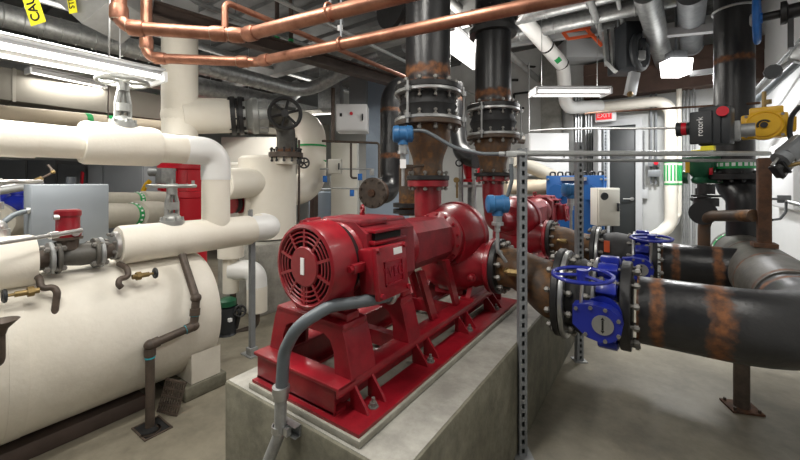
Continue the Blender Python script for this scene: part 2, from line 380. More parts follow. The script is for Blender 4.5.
# ============================================================ pumps (built once per pump; the second one faces the other way along the plinth)
AX, AZ = -1.10, 1.15
def pump(first):
    f = (lambda y: y) if first else (lambda y: 5.75-y)
    def Y(b): return b.mirror_y(f) if not first else b
    def pt(x, y, z): return V((x, f(y), z))
    ydir = EY if first else -EY
    t = thing('pump', 'nearest red pump set with slotted fan cover on a red skid' if first else 'far red pump set mostly behind the first, motor towards the blue heat exchanger', 'pump', (AX, f(1.8), .6))
    # ---- grout, skid
    gx0, gx1, gy0, gy1 = -1.412, -.79, .898, 2.62
    g = Y(MB().bx((gx0, gy0, .6), (gx1, gy1, .626), bev=.004)).build(t, 'grout_bed', 'grout', 'grey grout edge under the skid')
    sk = MB(); sk.bx((gx0+.012, gy0+.01, .626), (gx1-.012, gy0+.13, .638)); sk.bx((gx0+.012, gy1-.13, .626), (gx1-.012, gy1-.01, .638))
    sk.bx((gx0+.012, gy0+.13, .626), (gx0+.13, gy1-.13, .638)); sk.bx((gx1-.13, gy0+.13, .626), (gx1-.012, gy1-.13, .638))
    base = Y(sk).build(t, 'base_plate', 'red')
    ry = gy0+.03
    b = MB(); xa, xb = -1.395, -.905
    # front channel (web + two lips), side channels, rear channel
    b.bx((xa, ry, .638), (xb-.03, ry+.012, .75), bev=.004); b.bx((xa-.01, ry-.012, .738), (xb, ry+.085, .752), bev=.004); b.bx((xa, ry, .638), (xb-.03, ry+.06, .65))
    b.bx((xb-.09, ry+.05, .737), (xb-.0005, gy1-.06, .7512), bev=.004); b.bx((xb-.075, ry+.01, .638), (xb-.063, gy1-.06, .74)); b.bx((xb-.01, ry-.012, .715), (xb, gy1-.06, .75), bev=.003)
    b.bx((xa, ry+.05, .737), (xa+.09, gy1-.06, .7512), bev=.004); b.bx((xa+.063, ry+.01, .638), (xa+.075, gy1-.06, .74))
    b.bx((xa, gy1-.075, .638), (xb, gy1-.06, .75))
    for yy in (1.45, 2.0): b.bx((xa+.07, yy, .65), (xb-.07, yy+.05, .72))
    Y(b).build(t, 'channel_frame', 'red')
    # gussets down the side: pairs of triangular plates with an anchor bolt between
    for i, yy in enumerate((1.00, 1.10, 1.42, 1.52, 1.86, 1.96, 2.28, 2.38)):
        for sx, x0 in ((1, xb-.02), (-1, xa+.02)):
            b = MB(); b.prism([(0, .638), (.085*sx, .638), (.072*sx, .66), (.012*sx, .735), (0, .735)], (x0, yy, 0), EX, EZ, (0, .011, 0))
            Y(b).build(t, 'gusset', 'red')
    for yy in (1.055, 1.475, 1.915, 2.335):
        for xx in (xb+.045, xa-.0+.0-.0+.045-.05):
            b = MB(); p = pt(xx, yy, .638); b.cyl(p, p+EZ*.004, .02, seg=12); b.cyl(p+EZ*.004, p+EZ*.018, .014, seg=6); b.cyl(p, p+EZ*.034, .007, seg=8); b.build(t, 'anchor_bolt', 'bolt')
    # ---- motor pedestals
    def ped(y0, y1, ztop):
        b = MB()
        b.bx((-1.345, y0, ztop-.035), (-.945, y1, ztop), bev=.012)
        arch = [(-1.385, .752), (-1.30, .752), (-1.295, .83), (-1.275, .872), (-1.24, .89), (-1.05, .89), (-1.015, .872), (-.995, .83), (-.99, .752), (-.905, .752), (-.915, .80), (-.94, ztop-.05), (-.955, ztop-.015), (-.975, ztop-.004), (-1.315, ztop-.004), (-1.335, ztop-.015), (-1.35, ztop-.05), (-1.375, .80)]
        for yy, th in ((y0, .016), (y1-.016, .016)): b.prism(arch, (0, yy, 0), EX, EZ, (0, th, 0))
        for s in (0, 1):
            sx = (lambda x: x) if s else (lambda x: -2.29-x)
            b.prism([(sx(-.905), .752), (sx(-.915), .80), (sx(-.94), ztop-.05), (sx(-.955), ztop-.015), (sx(-.975), ztop-.004), (sx(-.99), ztop-.02), (sx(-.955), ztop-.06), (sx(-.93), .80), (sx(-.92), .752)], (0, y0+.012, 0), EX, EZ, (0, y1-y0-.024, 0))
        return Y(b).build(t, 'motor_pedestal', 'red')
    ped(.985, 1.125, .945); ped(1.36, 1.46, .945)
    for yy, zt in ((1.66, 1.03), (1.93, 1.04)):
        for x in (-.975, -1.24):
            b = MB(); b.prism([(yy+.0, .752), (yy+.055, .752), (yy-.085, zt), (yy-.135, zt)], (x, 0, 0), EY, EZ, (.022, 0, 0)); Y(b).build(t, 'guard_leg', 'red')
    # ---- motor
    sh = MB(); o = V((AX, .928, AZ))
    sh.lathe(o, EY, [(.012, .140), (0, .150), (.004, .162), (.018, .168), (.115, .174), (.118, .160), (.03, .156), (.012, .140)], 48, cap=False)
    mo = Y(MB().lathe((AX, 1.07, AZ), EY, [(-.06, .12), (-.06, .142), (.03, .146), (.04, .155), (.44, .155), (.46, .145), (.50, .12), (.5, .02)], 40)).build(t, 'motor_body', 'red')
    Y(sh).build(t, 'fan_shroud', 'red')
    Y(MB().cyl((AX, .965, AZ), (AX, 1.08, AZ), .158, seg=40)).build(t, 'fan_recess', 'fan_shade', 'near-black backing painted as shade behind the fan slots')
    g = MB()
    for rr in (.097, .114, .131, .147): g.torus((AX, .934, AZ), EY, rr, .0036, 48, 6)
    g.cyl((AX, .928, AZ), (AX, .945, AZ), .078, seg=36, ch=.005)
    for k in range(10):
        a = 2*PI*k/10+.31; e = V((math.cos(a), 0, math.sin(a))); g.bar(V((AX, .937, AZ))+e*.07, V((AX, .937, AZ))+e*.155, .011, .012, EY)
    g.bx((AX-.018, .932, AZ-.155), (AX-.010, .948, AZ-.07)); g.bx((AX+.010, .932, AZ-.155), (AX+.018, .948, AZ-.07))
    gr = Y(g).build(t, 'fan_grille', 'red')
    if first: MB().bx((AX-.014, .925, AZ-.03), (AX+.006, .929, AZ+.034)).build(t, 'paper_label', 'label_white', 'small white paper label', parent=gr)
    # shroud lugs
    for a in (.0, PI/2+.5, PI-.3, -PI/2-.6):
        e = V((math.cos(a), 0, math.sin(a))); c = V((AX, 1.04, AZ))+e*.178
        b = MB(); b.bar(c-EY*.035, c+EY*.05, .035, .03, e, .006); b.cyl(c+e*.0-EY*.05, c-EY*.03, .013, seg=6); Y(b).build(t, 'shroud_lug', 'red')
    # angular body casting with flat top, recess and side pad
    b = MB(); b.prism([(-.155, -.10), (-.155, .10), (-.12, .155), (.09, .16), (.155, .115), (.165, -.09), (.12, -.14), (-.12, -.14)], (AX, 1.115, AZ), EX, EZ, (0, .345, 0)); Y(b).build(t, 'motor_housing', 'red_dust_shade')  # darker red puts the housing's shading into its colour
    b = MB(); b.bx((AX-.11, 1.12, AZ+.14), (AX+.125, 1.30, AZ+.172), bev=.012); b.bx((AX-.12, 1.30, AZ+.135), (AX+.11, 1.46, AZ+.162), bev=.01); Y(b).build(t, 'top_cover', 'red_dust_shade')
    b = MB(); b.bx((AX+.13, 1.15, AZ+.085), (AX+.172, 1.33, AZ+.118)); Y(b).build(t, 'air_slot', 'hole_shade', 'air opening in the motor side, its shade painted black')
    b = MB(); b.bx((AX+.12, 1.13, AZ+.118), (AX+.19, 1.36, AZ+.132), bev=.004); b.bx((AX+.12, 1.13, AZ+.07), (AX+.185, 1.36, AZ+.086), bev=.004); Y(b).build(t, 'slot_lip', 'red')
    b = MB(); b.cyl((AX-.06, 1.34, AZ+.15), (AX-.06, 1.34, AZ+.178), .013, seg=12); b.torus((AX-.06, 1.34, AZ+.195), EX*.6+EY, .017, .0065, 20, 8); Y(b).build(t, 'lifting_eye', 'red')
    for s in (-1, 1):
        for yy in (1.0, 1.37):
            b = MB(); b.bx((AX+s*.10-.05, yy+.01, .945), (AX+s*.10+.05, yy+.08, .975), bev=.006); b.bx((AX+s*.11-.02, yy+.02, .96), (AX+s*.11+.02, yy+.07, AZ-.08)); Y(b).build(t, 'motor_foot', 'red')
    # ---- terminal box on the side
    R = Matrix.Rotation(math.radians(-6), 3, 'Y')
    jc = V((-.885, 1.155, 1.128))
    jb = Y(MB().box(jc-V((.02, 0, 0)), (.085, .175, .175), R, .012)).build(t, 'terminal_box', 'red')
    b = MB().box(jc+V((.034, 0, .0)), (.026, .20, .20), R, .008); lid = Y(b).build(t, 'box_lid', 'red', parent=jb)
    b = MB()
    for sy in (-.085, .085):
        for sz in (-.085, .085): b.cyl(jc+R @ V((.04, sy, sz)), jc+R @ V((.056, sy, sz)), .011, seg=8)
    fx = .0495
    for (y0, y1, z0, z1) in ((-.06, .06, .03, .037), (-.06, .06, -.055, -.048), (-.06, -.053, -.055, .037), (.053, .06, -.055, .037)):
        b.box(jc+R @ V((fx, (y0+y1)/2, (z0+z1)/2)), (.006, y1-y0, z1-z0), R)
    Y(b).build(t, 'lid_relief', 'red', parent=jb)
    if first:
        text(t, jb, 'WEG', jc+R @ V((fx-.002, 0, -.009)), EY, R @ EZ, .058, 'red', 'raised_lettering', .003)
        MB().box(jc+R @ V((.048, .035, .068)), (.003, .055, .026), R).build(t, 'rating_sticker', 'label_white', 'small white sticker', parent=jb)
    # ---- coupling guard (eight-sided cover), with slot and white stripe
    def oct_(w, h, c): return [(-w+c, -h), (w-c, -h), (w, -h+c), (w, h-c), (w-c, h), (-w+c, h), (-w, h-c), (-w, -h+c)]
    b = MB(); r0 = [V((AX+p[0], 1.46, AZ-.005+p[1])) for p in oct_(.125, .125, .05)]; r1 = [V((AX+p[0], 1.92, AZ-.005+p[1])) for p in oct_(.125, .12, .05)]
    b.rings([r0, r1]); gd = Y(b).build(t, 'coupling_guard', 'red_dust_shade')
    b = MB(); b.bx((AX+.095, 1.62, AZ+.075), (AX+.108, 1.82, AZ+.083)); Y(b).build(t, 'guard_slot', 'hole_shade', parent=gd)  # slot is a near-black bar painting its own shade
    if first: b = MB(); b.prism([(.0, .122), (.08, .122), (.128, .075), (.128, .03), (.122, .03), (.122, .072), (.078, .114), (0, .114)], (AX, 1.475, AZ-.004), EX, EZ, (0, .022, 0)); b.build(t, 'white_stripe', 'label_white', 'white stripe', parent=gd)
    # ---- bearing cover ring and casing
    b = MB(); b.lathe((AX, 1.90, AZ-.02), EY, [(0, .10), (.0, .125), (.05, .13), (.07, .162), (.10, .166), (.105, .150), (.14, .15)], 40); cv = Y(b).build(t, 'bearing_cover', 'red')
    bolts(t, cv, pt(AX, 1.975, AZ-.02), ydir, .148, 14, .009, .05, 'red')
    b = MB(); b.lathe((AX, 2.0, AZ-.03), EY, [(0, .12), (.0, .175), (.02, .182), (.05, .196), (.12, .212), (.19, .214), (.20, .224), (.235, .226), (.25, .212), (.30, .205), (.36, .18), (.41, .13), (.42, .02)], 48); Y(b).build(t, 'volute_casing', 'red')
    b = MB(); b.lathe((-.825, 2.2, .958), -EX, [(0, .125), (.03, .128), (.08, .14), (.15, .175), (.22, .20), (.32, .205), (.42, .17), (.48, .11), (.5, .02)], 40); Y(b).build(t, 'suction_elbow', 'red')
    b = MB(); b.bx((-1.2, 2.12, .752), (-1.0, 2.28, .80)); b.prism([(-.14, .752), (.14, .752), (.06, .86), (-.06, .86)], (-.96, 2.2, 0), EY, EZ, (.03, 0, 0)); b.prism([(-.14, .752), (.14, .752), (.06, .86), (-.06, .86)], (-1.26, 2.2, 0), EY, EZ, (.03, 0, 0)); b.bx((-.99, 2.06, .752), (-.90, 2.34, .766)); Y(b).build(t, 'casing_foot', 'red')
    sf = MB().cyl((-.838, f(2.2), .958), (-.808, f(2.2), .958), .168, seg=40, ch=.004).build(t, 'suction_flange', 'red_bright' if 0 else 'red')
    b = MB(); p = pt(-.92, 2.09, .90); b.cyl(p, p+V((.02, 0, 0))+V((0, -.05, 0))*(1 if first else -1), .022, seg=16); b.ball(p+V((.01, (-.05 if first else .05), 0)), .022); b.build(t, 'drain_plug', 'red')
    # ---- discharge neck and flange
    if first: cx, cy, z0, z1 = -1.22, 2.06, 1.22, 1.446
    else: cx, cy, z0, z1 = -1.15, 3.04, 1.15, 1.486
    b = MB()
    if first: b.tube([(cx+.02, cy+.05, z0-.1), (cx, cy, z0+.05), (cx, cy, z1+.01)], .088, .08, 28)
    else: b.tube([(AX, 3.45, 1.10), (cx, cy+.06, z0-.02), (cx, cy, z1-.12), (cx, cy, z1+.01)], .090, .1, 28)
    b.build(t, 'discharge_neck', 'red')
    flange(t, (cx, cy, z1), EZ, .134, .042, 'red', 8, .013, .09, name='discharge_flange')
    return t
pump(True)
pump(False)

# ============================================================ suction lines
SZ = .835
def suction(dy, lab):
    y = 2.2+dy
    t = thing('suction_reducer', lab[0], 'pipe', (-.6, y, SZ))
    flange(t, (-.806, y, .958), EX, .168, .034, 'black_iron', 12, .016, .11)
    b = MB(); n = 16; R = []; rs = []
    for i in range(n+1):
        s = i/n; x = -.772+s*(.33-.0); e = max(0, min(1, (s-.15)/.75)); e = e*e*(3-2*e)
        r = .118+(.163-.118)*e; z = .958+(.862-.958)*e
        R.append([V((x, y+math.cos(2*PI*k/36)*r, z+math.sin(2*PI*k/36)*r)) for k in range(36)]); rs.append(.30 if 2 < i < 14 else .42)
    b.rings(R, rust=[v for v in rs]); b.build(t, 'reducer_cone', 'rust_steel')
    flange(t, (-.446, y, .862), EX, .238, .034, 'black_iron', 12, .016, .1)
    b = MB(); p = V((-.70, y-.115, .97)); b.tube([p, p+V((0, -.05, -.0)), p+V((.05, -.05, 0))], .012, .01); b.cyl(p+V((.02, -.05, 0)), p+V((.075, -.05, 0)), .02, seg=6); b.build(t, 'drain_cock', 'brass')
    # rubber expansion joint
    t = thing('expansion_joint', lab[1], 'expansion joint', (-.33, y, SZ))
    z = SZ+.022
    flange(t, (-.41, y, z), EX, .236, .024, 'zinc', 12, .016, .1, name='retaining_ring')
    ex = .11 if dy else 0
    b = MB(); b.lathe((-.386, y, z), EX, [(0, .175), (.0, .19), (.03, .185), (.065+ex/2, .20), (.10+ex, .185), (.125+ex, .19), (.125+ex, .17)], 40); b.build(t, 'rubber_body', 'rubber')
    flange(t, (-.262+ex, y, z), EX, .215, .018, 'zinc', 12, .016, .09, name='retaining_ring')
    if dy:
        b = MB().bx((-.34, y-.212, z+.06), (-.30, y-.2, z+.15)); b.build(t, 'orange_tag', 'orange_paint', 'orange tag')
    # butterfly valve
    t = thing('butterfly_valve', lab[2], 'valve', (-.2, y, SZ))
    z = SZ+.015
    b = MB(); b.pipe((-.242+ex, y, z), (-.15+ex, y, z), .185, .15, 40)
    b.build(t, 'valve_body', 'blue')
    for k in range(12):
        a = 2*PI*k/12; e = V((0, math.cos(a), math.sin(a))); c = V((-.196+ex, y, z))+e*.205
        bb = MB().box(c, (.088, .062, .058), Matrix.Rotation(a, 3, 'X'), .008); bb.build(t, 'bolt_lug', 'blue')
    gx, gs = (-.215+ex, 1 if dy else -1)
    gy = y-.30
    b = MB(); b.cyl((-.205+ex, y-.17, z), (-.205+ex, gy+.05, z), .055, seg=20); b.cyl((-.205+ex, y-.235, z), (-.205+ex, y-.215, z), .08, seg=20); b.build(t, 'valve_neck', 'blue')
    gz = z-.02
    b = MB(); poly = [(-.105, -.02), (-.105, .07), (-.04, .083)]+[( .015+.082*math.cos(a), .082*math.sin(a)) for a in (1.2, .8, .4, 0, -.4, -.8, -1.2, -1.6)]+[(-.045, -.07)]
    b.prism(poly, (gx, gy-.03, gz), EX, EZ, (0, .075, 0)); gb = b.build(t, 'gear_box', 'blue')
    for q in ((-.09, .056), (.03, .069), (.082, .03), (.082, -.036), (.03, -.07), (-.05, -.055), (-.03, .069)):
        b = MB(); b.cyl((gx+q[0], gy-.04, gz+q[1]), (gx+q[0], gy-.02, gz+q[1]), .009, seg=6); b.build(t, 'bolt', 'bolt', parent=gb)
    b = MB(); b.cyl((gx+.02, gy-.036, gz), (gx+.02, gy-.028, gz), .044, seg=32); dl = b.build(t, 'position_dial', 'zinc', 'silver round dial', parent=gb)
    b = MB(); b.bx((gx+.016, gy-.038, gz-.022), (gx+.024, gy-.0355, gz+.022))
    b.prism([(-.008, .024), (.008, .024), (0, .036)], (gx+.02, gy-.038, gz), EX, EZ, (0, .003, 0)); b.prism([(-.008, -.024), (0, -.036), (.008, -.024)], (gx+.02, gy-.038, gz), EX, EZ, (0, .003, 0)); b.build(t, 'dial_marks', 'text_black', 'dark arrow marks on the dial', parent=gb)
    hw = V((gx-.048 if gs < 0 else gx+.10, gy+.005, z+.186 if gs < 0 else z+.215)); tip = V((0, -.06, 1)).normalized()
    b = MB(); b.cyl((hw.x-.027, gy, gz+.05), (hw.x-.018, gy, hw.z+.004), .008, seg=10); b.build(t, 'spindle', 'chrome', 'bright spindle')
    b = MB(); b.wheel(hw+V((-.02, 0, 0)), tip, .128, .0095, 3, .026, .05, a0=.9); b.build(t, 'handwheel', 'blue')
    return t
suction(0, ('rust-streaked reducer joining the nearest pump to its suction line', 'black rubber expansion joint between silver rings on the near suction line', 'blue butterfly valve with handwheel and silver dial on the near suction line'))
suction(1.35, ('rusty pipe spool joining the far pump to its suction line', 'black rubber expansion joint with orange tag on the far suction line', 'blue butterfly valve with handwheel on the far suction line'))
# near line sweeps round into the header that runs to the back; far line tees into it
HX_, HR, HZ = .60, .19, .855
t = thing('suction_header', 'large black steel suction pipe with rusty welds sweeping round at right', 'pipe', (HX_, 3.3, SZ))
b = MB(); L1 = .2+.115
b.tube([(-.075, 2.2, SZ), (HX_, 2.2, SZ), (HX_, 2.9, SZ)], .163, .42, 40, rust=[(.0, .02), (.08, .045), (.30, .07), (1.0, .04)]); b.build(t, 'near_bend', 'black_steel')
b = MB(); b.tube([(HX_, 2.75, HZ-.01), (HX_, 4.40, HZ)], HR, 0, 40, rust=[(.03, .03), (.42, .03), (.98, .025)], rad=lambda d: .163+(HR-.163)*min(1, d/.3)); b.build(t, 'header_run', 'grey_steel', 'dull grey header run')
b = MB(); b.tube([(.035, 3.55, SZ), (HX_-.05, 3.55, SZ)], .163, 0, 40, rust=[(.0, .02), (.09, .04), (.33, .05), (.52, .05)]); b.build(t, 'far_branch', 'black_steel')
flange(t, (-.142, 2.2, SZ+.01), EX, .222, .045, 'black_iron', 12, .016, .12)
flange(t, (-.032, 3.55, SZ+.01), EX, .222, .045, 'black_iron', 12, .016, .12)
# green and white marking band at the end of the header
b = MB(); b.lathe((HX_, 4.22, HZ), EY, [(0, HR), (0, HR+.003), (.06, HR+.003), (.06, HR)], 40, False); bd = b.build(t, 'marker_band', 'green_band', 'green marking band')
b = MB()
for k in range(20):
    a = 2*PI*k/20; e = V((math.cos(a), 0, math.sin(a))); b.box(V((HX_, 4.25, HZ))+e*(HR+.003), (.012, .04, .004), Matrix.Rotation(-a+PI/2, 3, 'Y'))
b.build(t, 'band_arrows', 'label_white', parent=bd)
# support leg
t = thing('pipe_support', 'dark steel leg on a rusty foot plate under the right-hand bend', 'pipe support', (.46, 3.23, 0))
b = MB(); b.cyl((.46, 3.23, .012), (.46, 3.23, .73), .042, seg=20); b.build(t, 'leg', 'brown_iron')
b = MB(); b.box((.46, 3.23, .007), (.17, .15, .012), Matrix.Rotation(.35, 3, 'Z')); pl = b.build(t, 'foot_plate', 'rust')
for sx in (-.065, .065):
    for sy in (-.055, .055):
        p = V((.46, 3.23, .013))+Matrix.Rotation(.35, 3, 'Z') @ V((sx, sy, 0)); MB().cyl(p, p+EZ*.018, .009, seg=6).build(t, 'anchor_bolt', 'brown_iron', parent=pl)

# ============================================================ discharge risers
def riser(cx, cy, z, rn, rw, Rf, lab, coupling):
    t = thing('discharge_reducer', lab[0], 'pipe', (cx, cy, z[0]))
    flange(t, (cx, cy, z[0]), EZ, rn*1.45, .03, 'black_iron', 8, .013, .09)
    b = MB(); n = 18; h = z[1]-z[0]-.03; pr = []
    for i in range(n+1):
        s = i/n; e = max(0, min(1, (s-.22)/.62)); e = e*e*(3-2*e); pr.append((h*s, rn+(rw-rn)*e))
    b.lathe((cx, cy, z[0]+.03), EZ, pr, 36, rust=[.33]*len(pr)); b.build(t, 'reducer_cone', 'rust_steel')
    flange(t, (cx, cy, z[1]), EZ, Rf, .03, 'rust_steel', 12, .015, .1)
    t = thing('expansion_joint', lab[1], 'expansion joint', (cx, cy, z[1]+.03))
    a, c = z[1]+.03, z[2]
    flange(t, (cx, cy, a), EZ, Rf, .022, 'zinc', 12, .011, .10, name='retaining_ring')
    b = MB(); H = c-a-.044; b.lathe((cx, cy, a+.022), EZ, [(0, rw*1.08), (0, rw*1.2), (H*.25, rw*1.18), (H*.5, rw*1.30), (H*.75, rw*1.18), (H, rw*1.2), (H, rw)], 40); b.build(t, 'rubber_body', 'rubber')
    flange(t, (cx, cy, c-.022), EZ, Rf, .022, 'zinc', 12, .011, .10, name='retaining_ring')
    for k in range(3):
        an = 2*PI*k/3+.5; e = V((math.cos(an), math.sin(an), 0))*(Rf*1.06); q = V((cx, cy, 0))+e
        b = MB(); b.cyl(q+EZ*(a-.03), q+EZ*(c+.03), .008, seg=8); b.cyl(q+EZ*(a+.0), q+EZ*(a+.03), .018, seg=6); b.cyl(q+EZ*(c-.03), q+EZ*c, .018, seg=6); b.build(t, 'control_rod', 'zinc_dull')
    t = thing('discharge_riser', lab[2], 'pipe', (cx, cy, c))
    flange(t, (cx, cy, c), EZ, Rf, .034, 'black_iron', 12, .015, .1)
    b = MB(); b.tube([(cx, cy, c+.034), (cx, cy, ZC-.07)], rw, 0, 40, rust=[(.0, .05), (.09, .06)]); pp = b.build(t, 'pipe', 'black_steel')
    if coupling:
        zc = coupling; b = MB(); b.lathe((cx, cy, zc-.09), EZ, [(0, rw), (0, rw*1.3), (.035, rw*1.38), (.04, rw*1.18), (.13, rw*1.18), (.135, rw*1.38), (.18, rw*1.3), (.18, rw)], 36, False); cp = b.build(t, 'grooved_coupling', 'black_iron')
        bolts(t, cp, (cx, cy, zc+.07), EZ, rw*1.25, 12, .016, .10, 'black_iron')
    return t
riser(-1.22, 2.06, (1.488, 1.835, 2.06), .096, .146, .217, ('rust-brown bottle-shaped reducer on the nearest pump outlet', 'black rubber expansion joint between silver rings on the nearest riser', 'thick black riser pipe above the nearest pump, rusty at its foot'), None)
riser(-1.15, 3.04, (1.528, 1.84, 2.10), .112, .152, .222, ('rusty reducer on the far pump outlet', 'black rubber expansion joint between silver rings on the second riser', 'black riser pipe above the far pump with a bolted coupling near the ceiling'), 2.83)
# ============================================================ left: the big insulated tank
TX, TZ, TR = -2.99, .51, .45
t = thing('storage_tank', 'large horizontal cream insulated tank lying along the left', 'tank', (TX, 0, 0))
b = MB(); b.lathe((TX, -2.0, TZ), EY, [(0, TR-.1), (.02, TR-.03), (.1, TR), (3.37, TR), (3.42, TR-.03), (3.435, TR-.08)], 64); b.build(t, 'tank_shell', 'cream_tank')
for y in (-.55, .36): b = MB(); b.lathe((TX, y, TZ), EY, [(0, TR-.01), (0, TR+.0025), (.07, TR+.0025), (.07, TR-.01)], 64, False); b.build(t, 'jacket_seam', 'cream_tank')
for y in (1.22, -1.3):
    b = MB(); pr = [(-.33, 0.097)]+[(TR*1.005*math.sin(a), TZ-TR*1.005*math.cos(a)) for a in [(-.75+.1*k) for k in range(16)]]+[(.405, .30), (.405, .097)]
    b.prism(pr, (TX, y, 0), EX, EZ, (0, .2, 0)); b.build(t, 'saddle', 'cream_tank')
b = MB(); b.bx((TX-.42, -2.0, 0), (TX+.27, 1.0, .09), bev=.01)
b.single('housekeeping_pad', 'beam_steel', 'low dark plinth running under the cream tank', 'plinth')
b = MB(); b.bx((TX-.42, 1.17, 0), (TX+.425, 1.46, .095), bev=.012)
b.single('concrete_block', 'pad_concrete', 'low concrete block under the right end of the cream tank', 'concrete block')

# ---- lower insulated pipe with valves, over the tank
LX, LZ = -2.83, 1.075
t = thing('insulated_pipe', 'cream insulated pipe run with vertical leg standing over the tank', 'pipe', (LX, 1.4, LZ))
y0, y1 = onx(118, 245, LX).y, 1.72
b = MB(); b.lathe((LX, y0, LZ-.005), EY, [(0, .07), (0, .118), (.012, .124), (.92, .122), (.96, .105)], 40); b.build(t, 'thick_lagging', 'cream')
UZ = 1.715
b = MB(); b.tube([(LX, y0+.7, LZ), (LX, 1.90, LZ), (LX-.22, 2.06, LZ)], .107, .14, 32); b.build(t, 'pipe_lagging', 'cream')
b = MB(); b.tube([(LX, 1.78, LZ), (LX, 1.92, LZ), (LX-.02, 2.01, LZ), (LX-.22, 2.09, LZ)], .110, .12, 32); b.build(t, 'elbow_cover', 'white_pvc', 'white moulded elbow cover')
yl, yu = 1.52, 1.52
b = MB(); b.tube([(LX, yl, LZ), (LX, yl, UZ-.19)], .102, 0, 32); b.build(t, 'vertical_leg', 'cream')
b = MB(); b.tube([(LX, yl, UZ-.22), (LX, yl, UZ), (LX, yl-.24, UZ)], .106, .17, 32); b.build(t, 'elbow_cover', 'white_pvc', 'white moulded elbow cover')
ya, yb = onx(85, 143, LX).y, onx(160, 146, LX).y
b = MB(); b.tube([(LX, -1.2, UZ-.012), (LX, ya+.05, UZ-.005)], .0945, 0, 32); b.build(t, 'upper_lagging', 'cream')
b = MB(); b.lathe((LX, ya-.02, UZ), EY, [(0, .09), (0, .124), (.018, .132), (yb-ya-.03, .132), (yb-ya+.0, .125), (yb-ya, .09)], 40); b.build(t, 'valve_box_lagging', 'cream')
b = MB(); b.tube([(LX, yb-.05, UZ), (LX, yl-.16, UZ)], .103, 0, 32); b.build(t, 'upper_lagging', 'cream')
b = MB(); b.lathe((LX, ya-.42, UZ-.01), EY, [(0, .094), (0, .097), (.2, .097), (.2, .094)], 40, False); b.build(t, 'lagging_joint', 'cream')
flange(t, (LX, y0-.03, LZ-.005), EY, .09, .028, 'chrome', 8, .011, .07)

# ---- gate valves standing on the insulated pipes
def gate_valve(x, y, zb, zw, R, lab, m='valve_grey'):
    t = thing('gate_valve', lab, 'valve', (x, y, zb))
    b = MB(); b.cyl((x, y, zb-.02), (x, y, zb+.014), .078, seg=24); b.ball((x, y, zb+.02), .062, (1, 1, .75)); b.build(t, 'bonnet', m)
    for k in range(6):
        a = PI/3*k; b = MB(); p = V((x+.066*math.cos(a), y+.066*math.sin(a), zb+.008)); b.cyl(p, p+EZ*.03, .009, seg=6); b.build(t, 'bolt', m)
    b = MB()
    for s in (-1, 1): b.tube([(x, y+s*.035, zb+.03), (x, y+s*.034, zb+.14), (x, y+s*.02, zw-.06), (x, y, zw-.04)], .016, .03, 8)
    b.cyl((x, y, zw-.06), (x, y, zw-.015), .034, seg=16); b.cyl((x, y, zb+.09), (x, y, zb+.14), .044, seg=12); b.build(t, 'yoke', m)
    b = MB(); b.cyl((x, y, zb), (x, y, zw+.05), .009, seg=10); b.build(t, 'stem', m)
    b = MB(); b.wheel((x, y, zw), EZ, R, .013, 5, .035, .04); b.cyl((x, y+R, zw), (x, y+R, zw+.04), .012, seg=8); b.build(t, 'handwheel', m)
    return t
yv = onx(172, 222, LX).y
gate_valve(LX, yv, LZ+.115, onx(172, 186, LX).z, .145, 'silver handwheel valve standing on the lower cream pipe, before the red pump')
yv2 = onx(123, 120, LX).y
gate_valve(LX, yv2, UZ+.128, onx(123, 82, LX).z, .135, 'silver handwheel valve on the thick upper cream pipe, under the strip light')

# ---- left end: near stub, flow meter with red head, chrome handled gate valve
yq = onx(34, 258, LX).y
t = thing('insulated_pipe', 'short cream insulated pipe end entering at the left edge of the tank', 'pipe', (LX, yq, LZ-.03))
b = MB(); b.lathe((LX, -1.4, LZ-.03), EY, [(0, .1), (0, .14), (yq+1.38, .14), (yq+1.4, .132), (yq+1.4, .05)], 40); b.build(t, 'pipe_lagging', 'cream')
fz = LZ-.035
b = MB(); b.cyl((LX, yq-.02, fz), (LX, yq+.06, fz), .05, seg=24); b.build(t, 'pipe_stub', 'brown_iron')
flange(t, (LX, yq+.055, fz), EY, .092, .022, 'zinc_dull', 4, .016, .075)
t = thing('flow_meter', 'dark flanged flow meter with a round red head above the tank', 'meter', (LX, .6, fz))
flange(t, (LX, yq+.085, fz), EY, .092, .022, 'grey_steel', 4, .016, .06)
ye = y0-.10
b = MB(); b.lathe((LX, yq+.10, fz), EY, [(0, .05), (.02, .052), (.10, .066), (.20, .066), (ye-yq-.16, .055), (ye-yq-.12, .05)], 28); b.build(t, 'meter_body', 'grey_steel')
flange(t, (LX, ye-.03, fz), EY, .092, .022, 'grey_steel', 4, .016, .06)
ym = onx(68, 220, LX).y
b = MB(); b.cyl((LX, ym, fz+.04), (LX, ym, fz+.105), .05, seg=20); b.cyl((LX, ym, fz+.10), (LX, ym, fz+.115), .068, seg=24); b.build(t, 'neck', 'brown_iron')
b = MB(); b.lathe((LX, ym, fz+.115), EZ, [(0, .058), (.015, .062), (.03, .055), (.115, .055), (.125, .062), (.15, .062), (.16, .05)], 28); hd = b.build(t, 'red_head', 'red')
b = MB(); b.cyl((LX+.03, ym-.07, fz+.235), (LX+.03, ym-.045, fz+.235), .016, seg=6); b.build(t, 'cable_gland', 'chrome', parent=hd); b = MB(); b.cyl((LX+.055, ym+.02, fz+.14), (LX+.075, ym+.02, fz+.14), .02, seg=10); b.build(t, 'cable_gland', 'chrome', parent=hd)
t = thing('insulated_flange', 'flanged brown pipe stub between the flow meter and the cream pipe', 'pipe', (LX, y0-.06, fz))
flange(t, (LX, ye-.005, fz), EY, .092, .022, 'zinc_dull', 4, .016, .06)
b = MB(); b.cyl((LX, ye+.015, fz), (LX, y0-.025, fz), .048, seg=24); b.build(t, 'pipe_stub', 'brown_iron')
